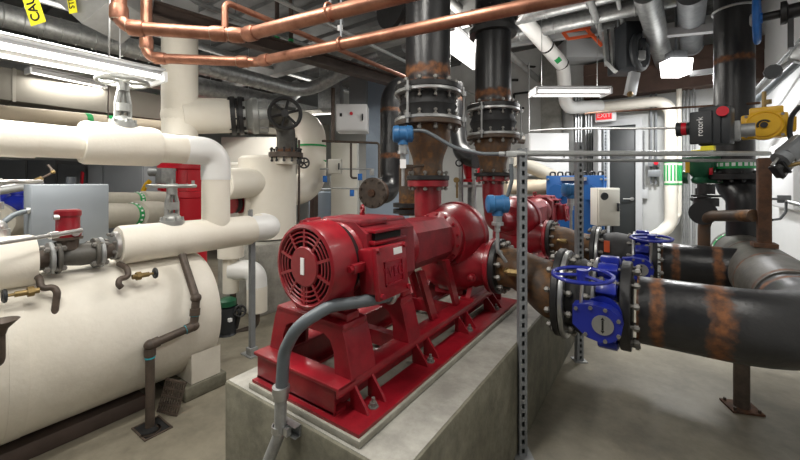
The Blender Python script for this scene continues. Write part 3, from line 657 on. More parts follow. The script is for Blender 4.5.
# chrome pull rod of the valve at left
pA, pB = at(-6, 244, 1.72), at(68, 233, 2.02)
t = thing('valve_lever', 'long chrome lever reaching from the left edge to the flow meter', 'lever', pA)
b = MB(); b.tube([pA, pA.lerp(pB, .75)], .010, 0, 12); b.build(t, 'rod', 'chrome')
b = MB(); b.tube([pA.lerp(pB, .72), pA.lerp(pB, .84)], .019, 0, 12); b.tube([pA.lerp(pB, .84), pB+V((.0, .06, .01))], .013, 0, 12); b.build(t, 'grip', 'chrome')
c = at(-8, 226, 1.98)
t = thing('gate_valve', 'silver handwheel valve cut off by the left edge beside the grey box', 'valve', c)
gA = V((c.x, c.y, c.z-.06))
b = MB(); b.cyl(gA, gA+EZ*.04, .07, seg=20); b.ball(gA+EZ*.05, .06, (1, 1, .8)); b.build(t, 'bonnet', 'chrome')
b = MB(); b.tube([gA+EZ*.08, gA+EZ*.30], .03, 0, 12); b.cyl(gA+EZ*.15, gA+EZ*.19, .045, seg=12); b.build(t, 'yoke', 'chrome')
b = MB(); b.wheel(gA+EZ*.30, EZ, .19, .012, 5, .04, .04); b.build(t, 'handwheel', 'chrome')

# ---- drain taps
def tap(p, s, lab, down=True, L=.13):
    p = V(p)
    t = thing('drain_tap', lab, 'tap', p)
    b = MB(); b.tube([p+V((-.16, 0, .06)), p+V((-.03, 0, .05)), p+V((.0, 0, .0)), p+V((.0, .05*s, 0)), p+V((.02, .06*s, -.03)), p+V((.02, .045*s, -.03-L))], .0165, .03, 14); b.build(t, 'pipe', 'brown_iron')
    b = MB(); b.cyl(p+V((.02, -.01*s, 0)), p+V((.02, -.10*s, .0)), .015, seg=12); b.cyl(p+V((.02, -.03*s, 0)), p+V((.02, -.055*s, 0)), .026, seg=8); b.cyl(p+V((.02, -.1*s, 0)), p+V((.02, -.135*s, 0)), .008, seg=8); b.build(t, 'tap_body', 'brass')
    b = MB(); b.wheel(p+V((.02, -.135*s, 0)), EY, .026, .009, 4, .012, .02); b.cyl(p+V((.02, -.128*s, 0)), p+V((.02, -.142*s, 0)), .027, seg=12); b.build(t, 'knob', 'black_plastic')
tap(onx(41, 289, -2.66), 1, 'brass drain tap with pipe spout on the tank, below the flow meter', L=.14)
tap(onx(129, 277, -2.64), -1, 'brass drain tap with black knob on the tank, below the cream pipe end', L=.02)

# ---- brown drain pipe down the tank face into the floor drain
q = [onx(182, 255, -2.72), onx(196, 298, -2.50), onx(194, 326, -2.49), V((-2.50, onx(150, 345, -2.50).y, onx(150, 345, -2.50).z)), V((-2.50, onx(150, 345, -2.50).y, -.04))]
t = thing('drain_pipe', 'dark brown drain pipe stepping down the tank side into the floor drain', 'pipe', (q[4].x, q[4].y, 0))
b = MB(); b.tube(q, .025, .05, 16); b.build(t, 'pipe', 'brown_iron')
b = MB()
b = MB()
for a, c in ((q[1], .0), (q[2], .0), (q[3], 0)): b = MB(); b.ball(a, .033); b.build(t, 'elbow_fitting', 'brown_iron')
for i, (f0) in ((1, .5), (2, .12), (2, .9), (3, .08)): 
    d = (q[i+1]-q[i]); m_ = q[i]+d*f0; d.normalize(); b = MB(); b.cyl(m_-d*.022, m_+d*.022, .031, seg=16); b.build(t, 'coupling', 'brown_iron')
b = MB()
for i, f0 in ((1, .62), (2, .2), (3, .14)):
    d = (q[i+1]-q[i]); m_ = q[i]+d*f0; d.normalize(); b = MB(); b.cyl(m_-d*.004, m_+d*.004, .0285, seg=16); b.build(t, 'sealing_ring', 'cyan_ring', 'turquoise sealing ring')
dx, dy = q[4].x+.0, q[4].y
t = thing('floor_drain', 'open floor drain with a dark rusty gully where the brown pipe ends', 'drain', (dx, dy, 0))
R = Matrix.Rotation(.0, 3, 'Z')
b = MB(); b.box((dx+.03, dy-.0, .001), (.17, .13, .004), R); b.build(t, 'gully', 'hole_shade', 'opening with its shade painted near-black')
b = MB()
for s in (-1, 1): b.box((dx+.03, dy+s*.07, .003), (.19, .010, .008), R); b.box((dx+.03+s*.09, dy, .003), (.010, .13, .008), R)
b.build(t, 'rim', 'brown_iron')
b = MB(); b.torus((dx+.05, dy-.02, .006), EZ, .05, .008, 24, 6, .3, 3.6); b.build(t, 'cut_grate_edge', 'brown_iron')
c0 = onz(167, 414, .012); c1 = at(176.5, 380, (c0-CAM).dot(FWD)+.03); dr = (c1-c0).normalized(); sd = (RIGHT-dr*RIGHT.dot(dr)).normalized(); L = (c1-c0).length
nn = sd.cross(dr)
RR = Matrix((sd, dr, nn)).transposed()
for k in range(9): b.box(c0+dr*L/2+sd*(-.062+.0155*k), (.007, L, .012), RR)
for k in range(5): b.box(c0+dr*L*(.04+.23*k), (.135, .012, .014), RR)
b.single('drain_grate', 'brown_iron', 'ribbed iron drain grate leaning against the concrete block', 'grate')
# funnel at far left
c = onx(2, 338, -2.38)
t = thing('drain_funnel', 'dark funnel mouth poking in at the left edge of the tank', 'funnel', c)
b = MB(); b.lathe(c, EZ, [(0, .008), (.04, .02), (.075, .055), (.078, .058), (.075, .05), (.04, .015), (.03, .01)], 24); b.tube([c+EZ*.01, c-EZ*.12, c-EZ*.13+V((-.35, -.1, 0))], .012, .04, 12); b.build(t, 'cone', 'brown_iron')

# ---- strut post that carries the end of the cream pipe
pb = onz(252, 355, 0)
px, py = pb.x, pb.y
t = thing('strut_post', 'thin grey post on a foot plate carrying the end of the lower cream pipe', 'post', (px, py, 0))
b = MB(); b.bx((px-.02, py-.02, .008), (px+.02, py+.02, LZ+.0)); b.build(t, 'post', 'strut')
b = MB(); b.bx((px-.09, py-.05, 0), (px+.06, py+.06, .01)); b.bx((px-.035, py-.035, .01), (px+.035, py+.035, .07), bev=.004); b.build(t, 'foot', 'zinc_dull')
b = MB(); b.bx((px-.012, py-.02, LZ+.10), (px+.012, py+.0, LZ+.17)); b.bx((px-.03, py-.02, LZ+.10), (px-.018, py, LZ+.16)); b.build(t, 'clamp', 'zinc_dull')

# ---- short cream legs behind with circulator pump
c = at(232, 288, 3.7); k = 365/3.7
t = thing('insulated_pipe', 'cream twin-leg pipe with white elbow behind the thin grey post', 'pipe', (c.x, c.y, 0))
a = at(232, 250, 3.7); e = at(258, 262, 3.7)
b = MB(); b.tube([at(231, 238, 3.7), at(231, 292, 3.7)], .078, 0, 28); b.lathe(at(231, 257, 3.7), EZ, [(0, .08), (0, .125), (.12, .125), (.14, .1)], 28); b.build(t, 'straight_leg', 'cream')
b = MB(); b.tube([at(231, 270, 3.7), at(256, 270, 3.7), at(257, 288, 3.7)], .10, .12, 28); b.build(t, 'elbow_cover', 'white_pvc', 'white moulded elbow cover')
b = MB(); b.tube([at(257, 286, 3.7), at(257, 311, 3.7)], .100, 0, 28); b.build(t, 'short_leg', 'cream')
b = MB(); b.tube([at(257, 308, 3.7), at(257, 326, 3.7), at(236, 333, 3.6), at(226, 335, 3.55)], .028, .08, 14); b.tube([at(233, 290, 3.68), at(233, 305, 3.68)], .03, 0, 14); b.build(t, 'iron_pipe', 'brown_iron')
b = MB(); b.torus(at(257, 311, 3.7), EZ, .032, .014, 20, 6); b.build(t, 'collar', 'rust')
c = at(228, 335, 3.55)
t = thing('circulator_pump', 'small black-green circulator pump on the floor at the end of the tank', 'pump', (c.x, c.y, 0))
b = MB(); b.lathe(at(227, 344, 3.55), EZ, [(0, .06), (.02, .085), (.09, .09), (.12, .07), (.13, .085), (.36, .085), (.37, .06)], 28); b.build(t, 'pump_body', 'black_plastic')
b = MB(); b.lathe(at(227, 305, 3.55), EZ, [(0, .088), (.05, .088), (.07, .05)], 24); b.build(t, 'motor_cap', 'green', 'green cap')
b = MB(); b.cyl((c.x, c.y, 0), (c.x, c.y, max(.05, at(227, 344, 3.55).z+.01)), .05); b.build(t, 'foot', 'brown_iron')
b = MB(); b.box(at(230, 320, 3.46), (.03, .03, .03)); b.build(t, 'label', 'label_white')
b = MB(); b.wheel(at(240, 311, 3.55), at(240, 311, 3.55)-CAM, .05, .010, 4, .015, .03); b.tube([at(234, 303, 3.6), at(240, 311, 3.57), at(236, 328, 3.57)], .02, .05, 12); b.build(t, 'side_valve', 'black_iron')

# ---- grey control box above the tank
bx0, bx1 = onx(30, 190, -3.2).y, onx(109.5, 190, -3.2).y
t = thing('control_box', 'plain grey steel control box standing behind the red-headed flow meter', 'control box', (-3.28, (bx0+bx1)/2, .96))
zt = 1.462
b = MB(); b.bx((-3.38, bx0, .96), (-3.215, bx1, zt), bev=.006); b.build(t, 'box_body', 'grey_cabinet')
b = MB(); b.bx((-3.217, bx0+.004, .965), (-3.20, bx1-.004, zt-.004), bev=.004); b.build(t, 'box_door', 'grey_cabinet')
b = MB(); p = onx(71, 183, -3.29); b.cyl((p.x, p.y, zt-.002), (p.x, p.y, zt+.05), .026, seg=20); b.build(t, 'knob', 'black_plastic', 'black rotary knob')
b = MB()
for yy in (bx0+.04, bx1-.04): b.bx((-3.425, yy-.02, .02), (-3.385, yy+.02, 1.3))
b.build(t, 'rear_strut', 'strut')
t = thing('flexible_conduit', 'grey flexible conduit curving into the left side of the grey control box', 'conduit', at(0, 225, 2.2))
b = MB(); b.tube([at(-8, 232, 2.15), at(4, 222, 2.2), at(14, 214, 2.25), at(32, 210, 2.3)], .016, .12, 12); b.build(t, 'conduit', 'conduit_grey')
b = MB(); b.tube([at(26, 211, 2.28), at(33, 210, 2.31)], .021, 0, 12); b.build(t, 'connector', 'zinc')

# ---- white vertical column, branch, black flange, grey valve, wheel and elbow on the white vessel
DC, DB = 3.6, 4.05; KS = DB/3.42*1.02; BD = (at(262, 116, DB)-at(231, 116, DB-.12)).normalized()
t = thing('insulated_pipe', 'thick white vertical pipe with branch to the right at upper left', 'pipe', (at(180, 116, DC).x, at(180, 116, DC).y, 1.9))
c0 = at(180, 116, DC)
b = MB(); b.cyl(V((c0.x, c0.y, c0.z-.2)), V((c0.x, c0.y, 3.0)), .158, seg=40); b.build(t, 'lower_lagging', 'cream')
b = MB(); b.cyl(V((c0.x, c0.y, 3.0)), V((c0.x, c0.y, ZC-.06)), .160, seg=40); b.build(t, 'upper_jacket', 'white_pvc', 'pale white upper jacket')
b = MB(); b.tube([c0, c0.lerp(at(233, 116, DB-.12), .3), at(233, 116, DB-.12)], .150*KS, .27, 36); b.build(t, 'branch', 'cream')
b = MB(); b.ball(c0, .166); b.build(t, 'branch_cap', 'cream')
b = MB(); b.lathe(at(231, 116, DB-.12), BD, [(h*KS, r*KS) for h, r in [(0, .13), (0, .172), (.035, .172), (.04, .155), (.06, .155), (.065, .172), (.10, .172), (.1, .12)]], 36); fl = b.build(t, 'black_flange', 'black_iron')
bolts(t, fl, at(231, 116, DB-.12)+BD*.05*KS, BD, .155*KS, 10, .017, .17, 'black_iron')
t = thing('gate_valve', 'grey flanged valve with black spoked handwheel on the white vessel elbow', 'valve', at(262, 116, DB))
v0 = at(242, 116, DB-.06)
b = MB(); b.lathe(v0, BD, [(h*KS, r*KS) for h, r in [(0, .13), (0, .155), (.03, .155), (.04, .13), (.09, .165), (.13, .165), (.14, .15), (.22, .15), (.22, .1)]], 32); vb = b.build(t, 'valve_body', 'valve_grey')
bolts(t, vb, v0+BD*.16*KS, BD, .15*KS, 10, .018, .13, 'zinc_dull')
b = MB(); b.tube([v0+BD*.27, v0+BD*.48], .09, 0, 20); b.box(v0+BD*.38+EZ*.04, (.08, .08, .18)); b.build(t, 'bonnet', 'grey_steel')
hc = at(285, 113.5, 3.85)
b = MB(); b.wheel(hc, -(hc-CAM)+EZ*.4, .158, .020, 6, .04, .07, .014); b.build(t, 'handwheel', 'black_iron')
b = MB(); b.cyl(hc, hc+(hc-CAM).normalized()*.22, .018, seg=12); b.build(t, 'stem', 'brown_iron')
# vessel
vc = at(268, 200, 4.6); vx, vy = vc.x, vc.y; vz = at(268, 157, 4.6).z
t = thing('vertical_vessel', 'stout white upright insulated vessel with round side stubs behind the motor', 'tank', (vx, vy, 0))
b = MB(); b.lathe((vx, vy, 0), EZ, [(.78, .26), (.80, .345), (vz-.03, .345), (vz, .31)], 44); b.build(t, 'vessel_shell', 'cream')
b = MB(); b.bx((vx-.42, vy-.42, 0), (vx+.45, vy+.42, .779), bev=.01); b.single('concrete_block', 'pad_top', 'pale concrete plinth under the white upright vessel', 'concrete block')
def stub(u0, v0, u1, v1, d0, d1, r, m='cream', nm='nozzle'):
    b = MB(); p, q = at(u0, v0, d0), at(u1, v1, d1); b.cyl(p, q, r, seg=32, ch=.012); b.build(t, nm, m)
stub(228, 172, 258, 172, 4.9, 4.8, .13)
stub(209, 183, 262, 186, 4.75, 4.9, .17) if 0 else stub(222, 184, 266, 182, 3.95, 4.5, .175)
stub(243, 203, 268, 203, 4.35, 4.5, .14)
t = thing('pipe_elbow', 'dark iron elbow on a bolted brass-coloured flange on top of the white vessel', 'pipe', (vx, vy, vz))
fc = at(286, 156, 4.4)
b = MB(); b.tube([fc, fc+EZ*.42, at(264, 117, DB+.1)], .108, .2, 28, rust=[(.05, .06)]); b.build(t, 'elbow', 'grey_steel')
flange(t, fc-EZ*.02, EZ, .20, .06, 'brown_iron', 12, .017, .17, bm='black_iron')
b = MB(); b.cyl((fc.x, fc.y, vz-.1), fc, .13, seg=24); b.build(t, 'neck', 'cream')
b = MB(); hc = at(304, 163, 4.2); b.wheel(hc, CAM-hc, .056, .010, 5, .016, .03); b.tube([hc, at(298, 163, 4.4)], .016, 0, 8); b.build(t, 'vent_valve', 'black_iron', 'small black wheel valve')
# red/black flexible connector left of the vessel stubs
t = thing('flexible_connector', 'black rubber connector with red flange rings left of the white vessel', 'pipe joint', at(234, 203, 4.6))
p = at(231, 204, 4.22); d = (at(243, 204, 4.35)-p).normalized()
b = MB(); b.lathe(p, d, [(0, .07), (.0, .11), (.02, .11), (.03, .08)], 28); b.lathe(p+d*.10, d, [(0, .08), (.01, .11), (.03, .11), (.03, .07)], 28); b.build(t, 'flange_ring', 'red')
b = MB(); b.lathe(p+d*.025, d, [(0, .08), (.04, .105), (.08, .08)], 28); b.build(t, 'rubber_body', 'rubber')
# big white U bend behind the vessel
t = thing('insulated_pipe', 'fat cream bend curling behind the white vessel', 'pipe', at(306, 190, 6.0))
b = MB(); b.tube([at(285, 124, 6.3), at(312, 124, 6.1), at(312, 190, 6.0), at(274, 192, 5.6)], .23, .4, 36); b.build(t, 'pipe_lagging', 'cream')
for v in (147, 162): b = MB(); b.lathe(at(312, v, 6.05), EZ, [(0, .23), (0, .234), (.03, .234), (.03, .23)], 36, False); b.build(t, 'marker_band', 'green_band', 'thin green band')

# ---- red vertical pump in the left background, tan insulated pipes, cabinets
c = at(188, 190, 5.6)
t = thing('inline_pump', 'bright red upright pump casing seen between the two cream pipe runs', 'pump', (c.x, c.y, 0))
b = MB(); b.lathe((c.x, c.y, 0), EZ, [(0, .26), (.7, .26), (.8, .36), (1.24, .38), (1.26, .41), (1.34, .41), (1.35, .35), (1.66, .35), (1.68, .40), (1.75, .40), (1.77, .31), (1.95, .26)], 40); b.build(t, 'pump_casing', 'red_bright')
b = MB()
for k in range(5):
    a = -1.9+.35*k; e = V((math.cos(a), math.sin(a), 0)); b.box(V((c.x, c.y, 1.5))+e*.36, (.025, .06, .28), Matrix.Rotation(a+PI/2, 3, 'Z'))
b.build(t, 'rib', 'red_bright')
b = MB(); b.box(at(166, 176, 5.2), (.20, .20, .22), bev=.01); b.tube([at(162, 172, 5.2), at(150, 172, 5.2)], .06); b.build(t, 'side_gear', 'zinc_dull')
b = MB(); b.tube([at(150, 181, 5.1), at(146, 185, 5.1), at(143, 191, 5.1)], .03, .05, 10); b.build(t, 'yellow_handle', 'yellow', 'yellow lever handle')
for (u0, v0, u1, v1, d0, d1, r, lab, nm) in ((96, 216, 136, 215, 3.7, 4.2, .145, 'near grey-tan insulated pipe with green arrow band, right of the control box', 1), (100, 200, 142, 200, 4.1, 4.6, .10, 'far tan insulated pipe with green arrow band, behind the grey control box', 1)):
    t = thing('insulated_pipe', lab, 'pipe', at(u0, v0, d0))
    p, q = at(u0, v0, d0), at(u1, v1, d1)
    b = MB(); b.cyl(p-(q-p)*.6, q, r*.92, seg=32); b.build(t, 'pipe_lagging', 'grey_insul')
    b = MB(); b.lathe(q, q-p, [(-.02, r*.9), (0, r*1.12), (.35, r*1.12), (.37, r)], 32); b.build(t, 'thick_lagging', 'grey_insul')
    d = (q-p).normalized(); b = MB(); b.lathe(q-d*.10, d, [(0, r*.9), (0, r*.94), (.07, r*.94), (.07, r*.9)], 32, False); bd = b.build(t, 'marker_band', 'green_band')
    b = MB(); x_, y_, _ = basis(d)
    for k in range(16): e = x_*math.cos(2*PI*k/16)+y_*math.sin(2*PI*k/16); b = MB(); b.box(q-d*.065+e*r*.945, (.02, .02, .02)); b.build(t, 'band_arrow', 'label_white', parent=bd)
# ============================================================ back of the room, left and centre
def cabinet(u0, v0, u1, v1, d, depth, m, lab, cat='cabinet', legs=True, door=True, name='electrical_cabinet', floor=False):
    """box facing the room; its front spans the two points at depth d, square to the room's back wall"""
    a, c = at(u0, v0, d), at(u1, v1, d)
    ang = 0; w = (V((c.x, c.y, 0))-V((a.x, a.y, 0)))
    wd = w.length; x = RIGHT
    zt, zb = a.z, (0 if floor else c.z)
    mid = (V((a.x, a.y, 0))+V((c.x, c.y, 0)))/2
    t = thing(name, lab, cat, (mid.x, mid.y, zb))
    R = Matrix((RIGHT, FWD, EZ)).transposed()
    cc = mid+FWD*depth/2+EZ*(zt+zb)/2
    MB().box(cc, (wd, depth, zt-zb), R, .006).build(t, 'cabinet_body', m)
    if door:
        MB().box(mid-FWD*.008+EZ*(zt+zb)/2, (wd-.03, .018, zt-zb-.03), R, .004).build(t, 'cabinet_door', m)
        h = MB(); hp = mid+RIGHT*(wd*.36)-FWD*.03+EZ*((zt+zb)/2); h.box(hp, (.02, .03, .10), R, .004); h.build(t, 'handle', 'black_plastic')
    return t, mid, R, wd, zt, zb
cabinet(104, 164, 144, 200, 6.2, .5, 'mid_cabinet', 'mid-grey steel cabinet with handle, behind the tan insulated pipes', floor=True)
cabinet(88, 164, 104, 200, 6.3, .5, 'mid_cabinet', 'narrow grey cabinet left of the wider grey cabinet at the far left', floor=True)
cabinet(58, 164, 86, 200, 6.5, .5, 'dark_cabinet', 'dark cabinet with red handle at the far left', floor=True)
cabinet(28, 160, 57, 200, 6.5, .5, 'dark_cabinet', 'dark cabinet behind the brass needle valve at the far left', floor=True)
cabinet(-20, 160, 27, 200, 6.5, .5, 'dark_cabinet', 'dark cabinet at the left edge of the picture', floor=True)
b = MB(); p = at(82, 178, 6.2); b.box(p, (.10, .03, .22), Matrix.Rotation(.3, 3, 'Y'), .02); b.single('isolator_handle', 'red_bright', 'small red isolator handle on the dark cabinet door', 'handle')
t = thing('needle_valve', 'small brass valve on a thin sloping pipe left of the grey control box', 'valve', at(40, 178, 2.6))
b = MB(); b.tube([at(26, 186, 2.6), at(54, 172, 2.65), at(48, 165, 2.65)], .008, .03, 10); b.build(t, 'pipe', 'brown_iron')
b = MB(); b.cyl(at(36, 181, 2.61), at(42, 178, 2.62), .017, seg=8); b.ball(at(53, 172, 2.65), .015); b.build(t, 'fitting', 'brass')
t = thing('insulated_pipe', 'pale pipe above the blue valve at the left edge', 'pipe', at(5, 190, 3))
b = MB(); b.tube([at(-10, 192, 2.7), at(26, 186, 2.9)], .035, 0, 16); b.build(t, 'pipe', 'zinc')
t = thing('gate_valve', 'blue valve body behind the left side of the grey control box', 'valve', at(18, 200, 3.4))
b = MB(); b.lathe(at(18, 204, 3.4)-RIGHT*.14, RIGHT, [(0, .06), (0, .1), (.03, .1), (.05, .07), (.14, .09), (.23, .07), (.25, .1), (.28, .1), (.28, .06)], 24); b.build(t, 'valve_body', 'blue')
b = MB(); b.lathe(at(18, 203, 3.4), EZ, [(0, .05), (.08, .045), (.09, .06), (.11, .06)], 16); b.build(t, 'bonnet', 'blue')
b = MB(); p = at(10, 222, 3.3); 
t2 = thing('insulated_pipe', 'grey-tan insulated pipe below the blue valve, left of the control box', 'pipe', at(10, 222, 3.4)); b.tube([at(-10, 222, 3.2), at(34, 219, 3.9)], .17, 0, 28); b.build(t2, 'pipe_lagging', 'grey_insul')

# tan run and large duct high on the left
t = thing('insulated_pipe', 'long tan insulated pipe just above the upper cream pipe, with green bands', 'pipe', at(60, 118, 4.2))
p, q = at(-15, 112, 3.6), at(165, 127, 5.2); b = MB(); b.cyl(p-(q-p)*.5, q+(q-p)*.2, .085, seg=28); b.build(t, 'pipe_lagging', 'tan_pipe')
d = (q-p).normalized(); b = MB()
for u in (84, 106):
    b = MB(); s = (u+15)/180; s = s*3.6/(5.2-s*(5.2-3.6)); c = p+(q-p)*s; b.lathe(c, d, [(0, .084), (0, .088), (.06, .088), (.06, .084)], 28, False); b.build(t, 'marker_band', 'green_band', 'green band')
t = thing('air_duct', 'wide dark tan rectangular duct across the upper left background', 'duct', at(80, 95, 6))
a = onx(-20, 100, -6.2); R = None
b = MB(); b.bx((-6.6, .4, onx(100, 112, -6.2).z), (-6.2, 6.0, onx(100, 84, -6.2).z), bev=.01); b.build(t, 'duct_body', 'tan_duct')
b = MB()
for i in range(5): y = .9+i*1.1; b.bx((-6.61, y, onx(100, 112, -6.2).z-.01), (-6.19, y+.03, onx(100, 84, -6.2).z+.01))
b.build(t, 'joint_flange', 'tan_duct')
b = MB(); p = ony(155, 104, 5.2)
t = thing('pipe_marker', 'dark hanging strap with green arrows on the tan duct', 'marker', at(155, 104, 5.9)); b.box(at(155, 104, 6.2), (.06, .02, .34), Matrix((RIGHT, FWD, EZ)).transposed()); b.build(t, 'strap', 'text_black')
b = MB()
for k in range(5): b.box(at(155, 95+k*4.5, 6.17), (.05, .02, .04), Matrix((RIGHT, FWD, EZ)).transposed())
b.build(t, 'green_arrow', 'green_band')

# centre back wall: pale column, control boxes, tanks
cabinet(331, 142, 357, 217, 6.2, .3, 'beige_cabinet', 'tall narrow cream pillar cabinet behind the first motor', door=False, name='pillar_cabinet', floor=True)
t, mid, R, wd, zt, zb = cabinet(336, 104, 367, 131, 5.6, .35, 'white_cabinet', 'pale control box with red lamp high on the back left of the riser', name='control_box')
b = MB(); b.cyl(mid+EZ*(zt-.15)-FWD*.02+RIGHT*.0, mid+EZ*(zt-.15)-FWD*.04, .025, seg=16); b.build(t, 'red_lamp', 'red_bright', 'red lamp')
b = MB(); b.box(mid+EZ*(zt-.17)-FWD*.022-RIGHT*.16, (.035, .012, .05), R); b.build(t, 'switch', 'text_black')
cabinet(349, 72, 366, 104, 6.0, .4, 'dark_cabinet', 'dark tall enclosure on top of the pale control box', door=False, name='duct_riser')
cabinet(318, 82, 340, 108, 6.0, .4, 'galv', 'galvanised junction duct left of the dark enclosure', door=False, name='air_plenum')
cabinet(366, 76, 409, 205, 6.5, .3, 'steel_blue', 'tall pale blue-grey cabinet beside the black riser elbow', floor=True)
t, mid, R, wd, zt, zb = cabinet(328, 159, 341, 174, 5.7, .12, 'beige_cabinet', 'small pale green-grey box on thin pipes in front of the cream pillar', door=True, name='junction_box')
c = at(322, 205, 7.0)
t = thing('storage_drum', 'blue-grey drum on the floor beyond the white vessel', 'drum', (c.x, c.y, 0)); b = MB(); b.lathe((c.x, c.y, 0), EZ, [(0, .24), (.0, .25), (.4, .25), (.41, .26), (.43, .26), (.44, .25), (at(322, 192, 7).z, .25), (at(322, 191, 7).z, .23)], 32); b.build(t, 'drum_shell', 'steel_blue')
b = MB(); b.lathe((c.x, c.y, at(322, 191, 7).z), EZ, [(0, .24), (.04, .24), (.05, .2)], 32); b.build(t, 'drum_lid', 'mid_cabinet')
c = at(314, 198, 6.4)
t = thing('steel_post', 'dark steel post beside the blue-grey drum', 'post', (c.x, c.y, 0)); b = MB(); b.bx((c.x-.05, c.y-.05, 0), (c.x+.05, c.y+.05, 1.6)); b.build(t, 'post', 'beam_steel')
# thin pipes across the centre
def thin(pts, r, m, lab, name='small_pipe', cat='pipe', bend=.04, valves=()):
    P = [at(*p) for p in pts]; lo = min(P, key=lambda p: p.z)
    t = thing(name, lab, cat, lo); b = MB(); b.tube(P, r, bend, 10); b.build(t, 'tube', m)
    for (u, v, d, m2) in valves:
        c = at(u, v, d); b = MB(); b.lathe(c-EZ*.05, EZ, [(0, .02), (0, .035), (.1, .035), (.1, .02)], 12); b.cyl(c, c-(c-CAM).normalized()*.07, .03, seg=12); b.build(t, 'valve', m2)
    return t
thin([(322, 141, 5.5), (379, 143, 5.5), (379, 178, 5.5)], .018, 'brown_iron', 'thin brown pipe running across and down in front of the cream pillar')
thin([(299, 140, 5.2), (299, 222, 5.2)], .016, 'brown_iron', 'thin vertical brown pipe right of the white vessel')
thin([(351, 141, 5.7), (351, 178, 5.7), (357, 178, 5.7)], .018, 'brown_iron', 'short brown dropper pipe with blue valves by the cream pillar', valves=((360, 177, 5.6, 'blue_small'), (352, 193, 5.6, 'blue_small')))
thin([(320, 169, 5.7), (372, 169, 5.7)], .012, 'zinc', 'thin silver tube crossing behind the small pale box', valves=((372, 172, 5.6, 'zinc'),))
thin([(330, 176, 5.7), (330, 188, 5.7), (368, 189, 5.7)], .012, 'zinc', 'thin silver tube below the small pale box', valves=((325, 179, 5.7, 'blue_small'),))
thin([(333, 88, 5.6), (333, 140, 5.6)], .03, 'brown_iron', 'brown vertical pipe left of the pale control box')
# black elbow with blind flange
t = thing('blind_flange_pipe', 'black pipe coming down and bending to a brown blind flange left of the riser', 'pipe', at(373, 193, 4.0))
b = MB(); e0 = at(373, 193, 3.9); b.tube([at(420, 84, 4.6), at(391, 88, 4.4), at(391, 192, 4.3), e0+(at(391, 192, 4.3)-e0)*.05], .13, .3, 32, rust=[(.65, .04), (1.2, .05)]); b.build(t, 'pipe', 'black_steel')
d = (e0-at(391, 192, 4.3)).normalized()
flange(t, e0-d*.02, d, .165, .045, 'brown_iron', 10, .015, .09, bm='brown_iron')
b = MB(); b.lathe(e0-d*.09, d, [(0, .12), (.01, .15), (.05, .15), (.06, .12)], 32); b.cyl(e0+d*.025, e0+d*.045, .04, seg=20); b.build(t, 'neck_ring', 'rust')
# pipe crossing behind the first riser (dark, next to pale sheet)
t = thing('riser_pipe', 'dark iron pipe standing behind the left of the nearest reducer', 'pipe', at(408, 190, 3.4))
b = MB(); b.tube([at(408, 215, 3.4), at(408, 165, 3.4)], .085, 0, 20, rust=[(.1, .2)]); b.build(t, 'pipe', 'rust_steel'); 
b = MB(); b.cyl(at(408, 207, 3.4), at(408, 203, 3.4), .14, seg=24); b.cyl(at(408, 213, 3.4), at(408, 209, 3.4), .14, seg=24); b.build(t, 'flange', 'black_iron')
t = thing('return_bend', 'black curved pipe between the two risers', 'pipe', at(455, 130, 4.2))
b = MB(); b.tube([at(455, 85, 4.6), at(458, 130, 4.4), at(462, 155, 4.2), at(478, 160, 4.0)], .10, .3, 24, rust=[(.2, .1)]); b.build(t, 'pipe', 'black_steel')
c = at(471, 165, 4.3)
t = thing('air_separator', 'small red vessel between the two risers', 'vessel', (c.x, c.y, at(471, 182, 4.3).z)); b = MB(); b.lathe(at(471, 182, 4.3), EZ, [(0, .08), (0, .11), (.03, .11), (.04, .06), (.10, .08), (.24, .10), (.30, .11), (.33, .11), (.34, .06)], 24); b.lathe(at(481, 180, 4.5), EZ, [(0, .1), (.1, .06), (.3, .1), (.31, .12), (.33, .12)], 24); b.build(t, 'vessel_body', 'red_bright')
b = MB(); b.bx((c.x-.03, c.y-.03, 0), (c.x+.03, c.y+.03, at(471, 181, 4.3).z)); b.build(t, 'stand', 'strut')
c = at(462, 190, 4.0)
t = thing('pipe_stand', 'light metal support frame with gauge behind the nearest pump', 'frame', (c.x, c.y, 0))
b = MB()
for u in (461, 474): q_ = at(u, 200, 4.2); b.bx((q_.x-.02, q_.y-.02, 0), (q_.x+.02, q_.y+.02, at(u, 155, 4.2).z))
b.bar(at(455, 186, 4.2), at(490, 186, 4.2), .03, .03); b.build(t, 'rails', 'zinc_dull')
b = MB(); b.cyl(at(456, 180, 4.1), at(457, 180, 4.15), .03, seg=16); b.tube([at(457, 180, 4.12), at(457, 198, 4.12)], .012); b.build(t, 'gauge_tap', 'brass')
b = MB(); hc = at(459, 163, 4.1); b.torus(hc, hc-CAM, .035, .008, 16, 6); b.build(t, 'hoop', 'black_iron')
# white cabinet right of second riser, pipes in front of it
cabinet(529, 133, 569, 176, 6.0, .4, 'white_cabinet', 'white wall cabinet behind the slotted strut right of the second riser', name='wall_cabinet')
thin([(500, 138, 4.8), (524, 140, 4.8)], .055, 'grey_steel', 'dark pipe stub right of the second riser reducer')
t = thing('insulated_pipe', 'tan insulated pipe passing behind the far pump motor', 'pipe', at(530, 185, 5.3)); b = MB(); b.tube([at(505, 187, 5.4), at(548, 187, 5.4)], .11, 0, 24); b.build(t, 'pipe_lagging', 'tan_pipe')
b = MB(); b.tube([at(515, 160, 5.3), at(556, 178, 5.6)], .10, 0, 24); b.build(t, 'upper_branch', 'grey_insul')

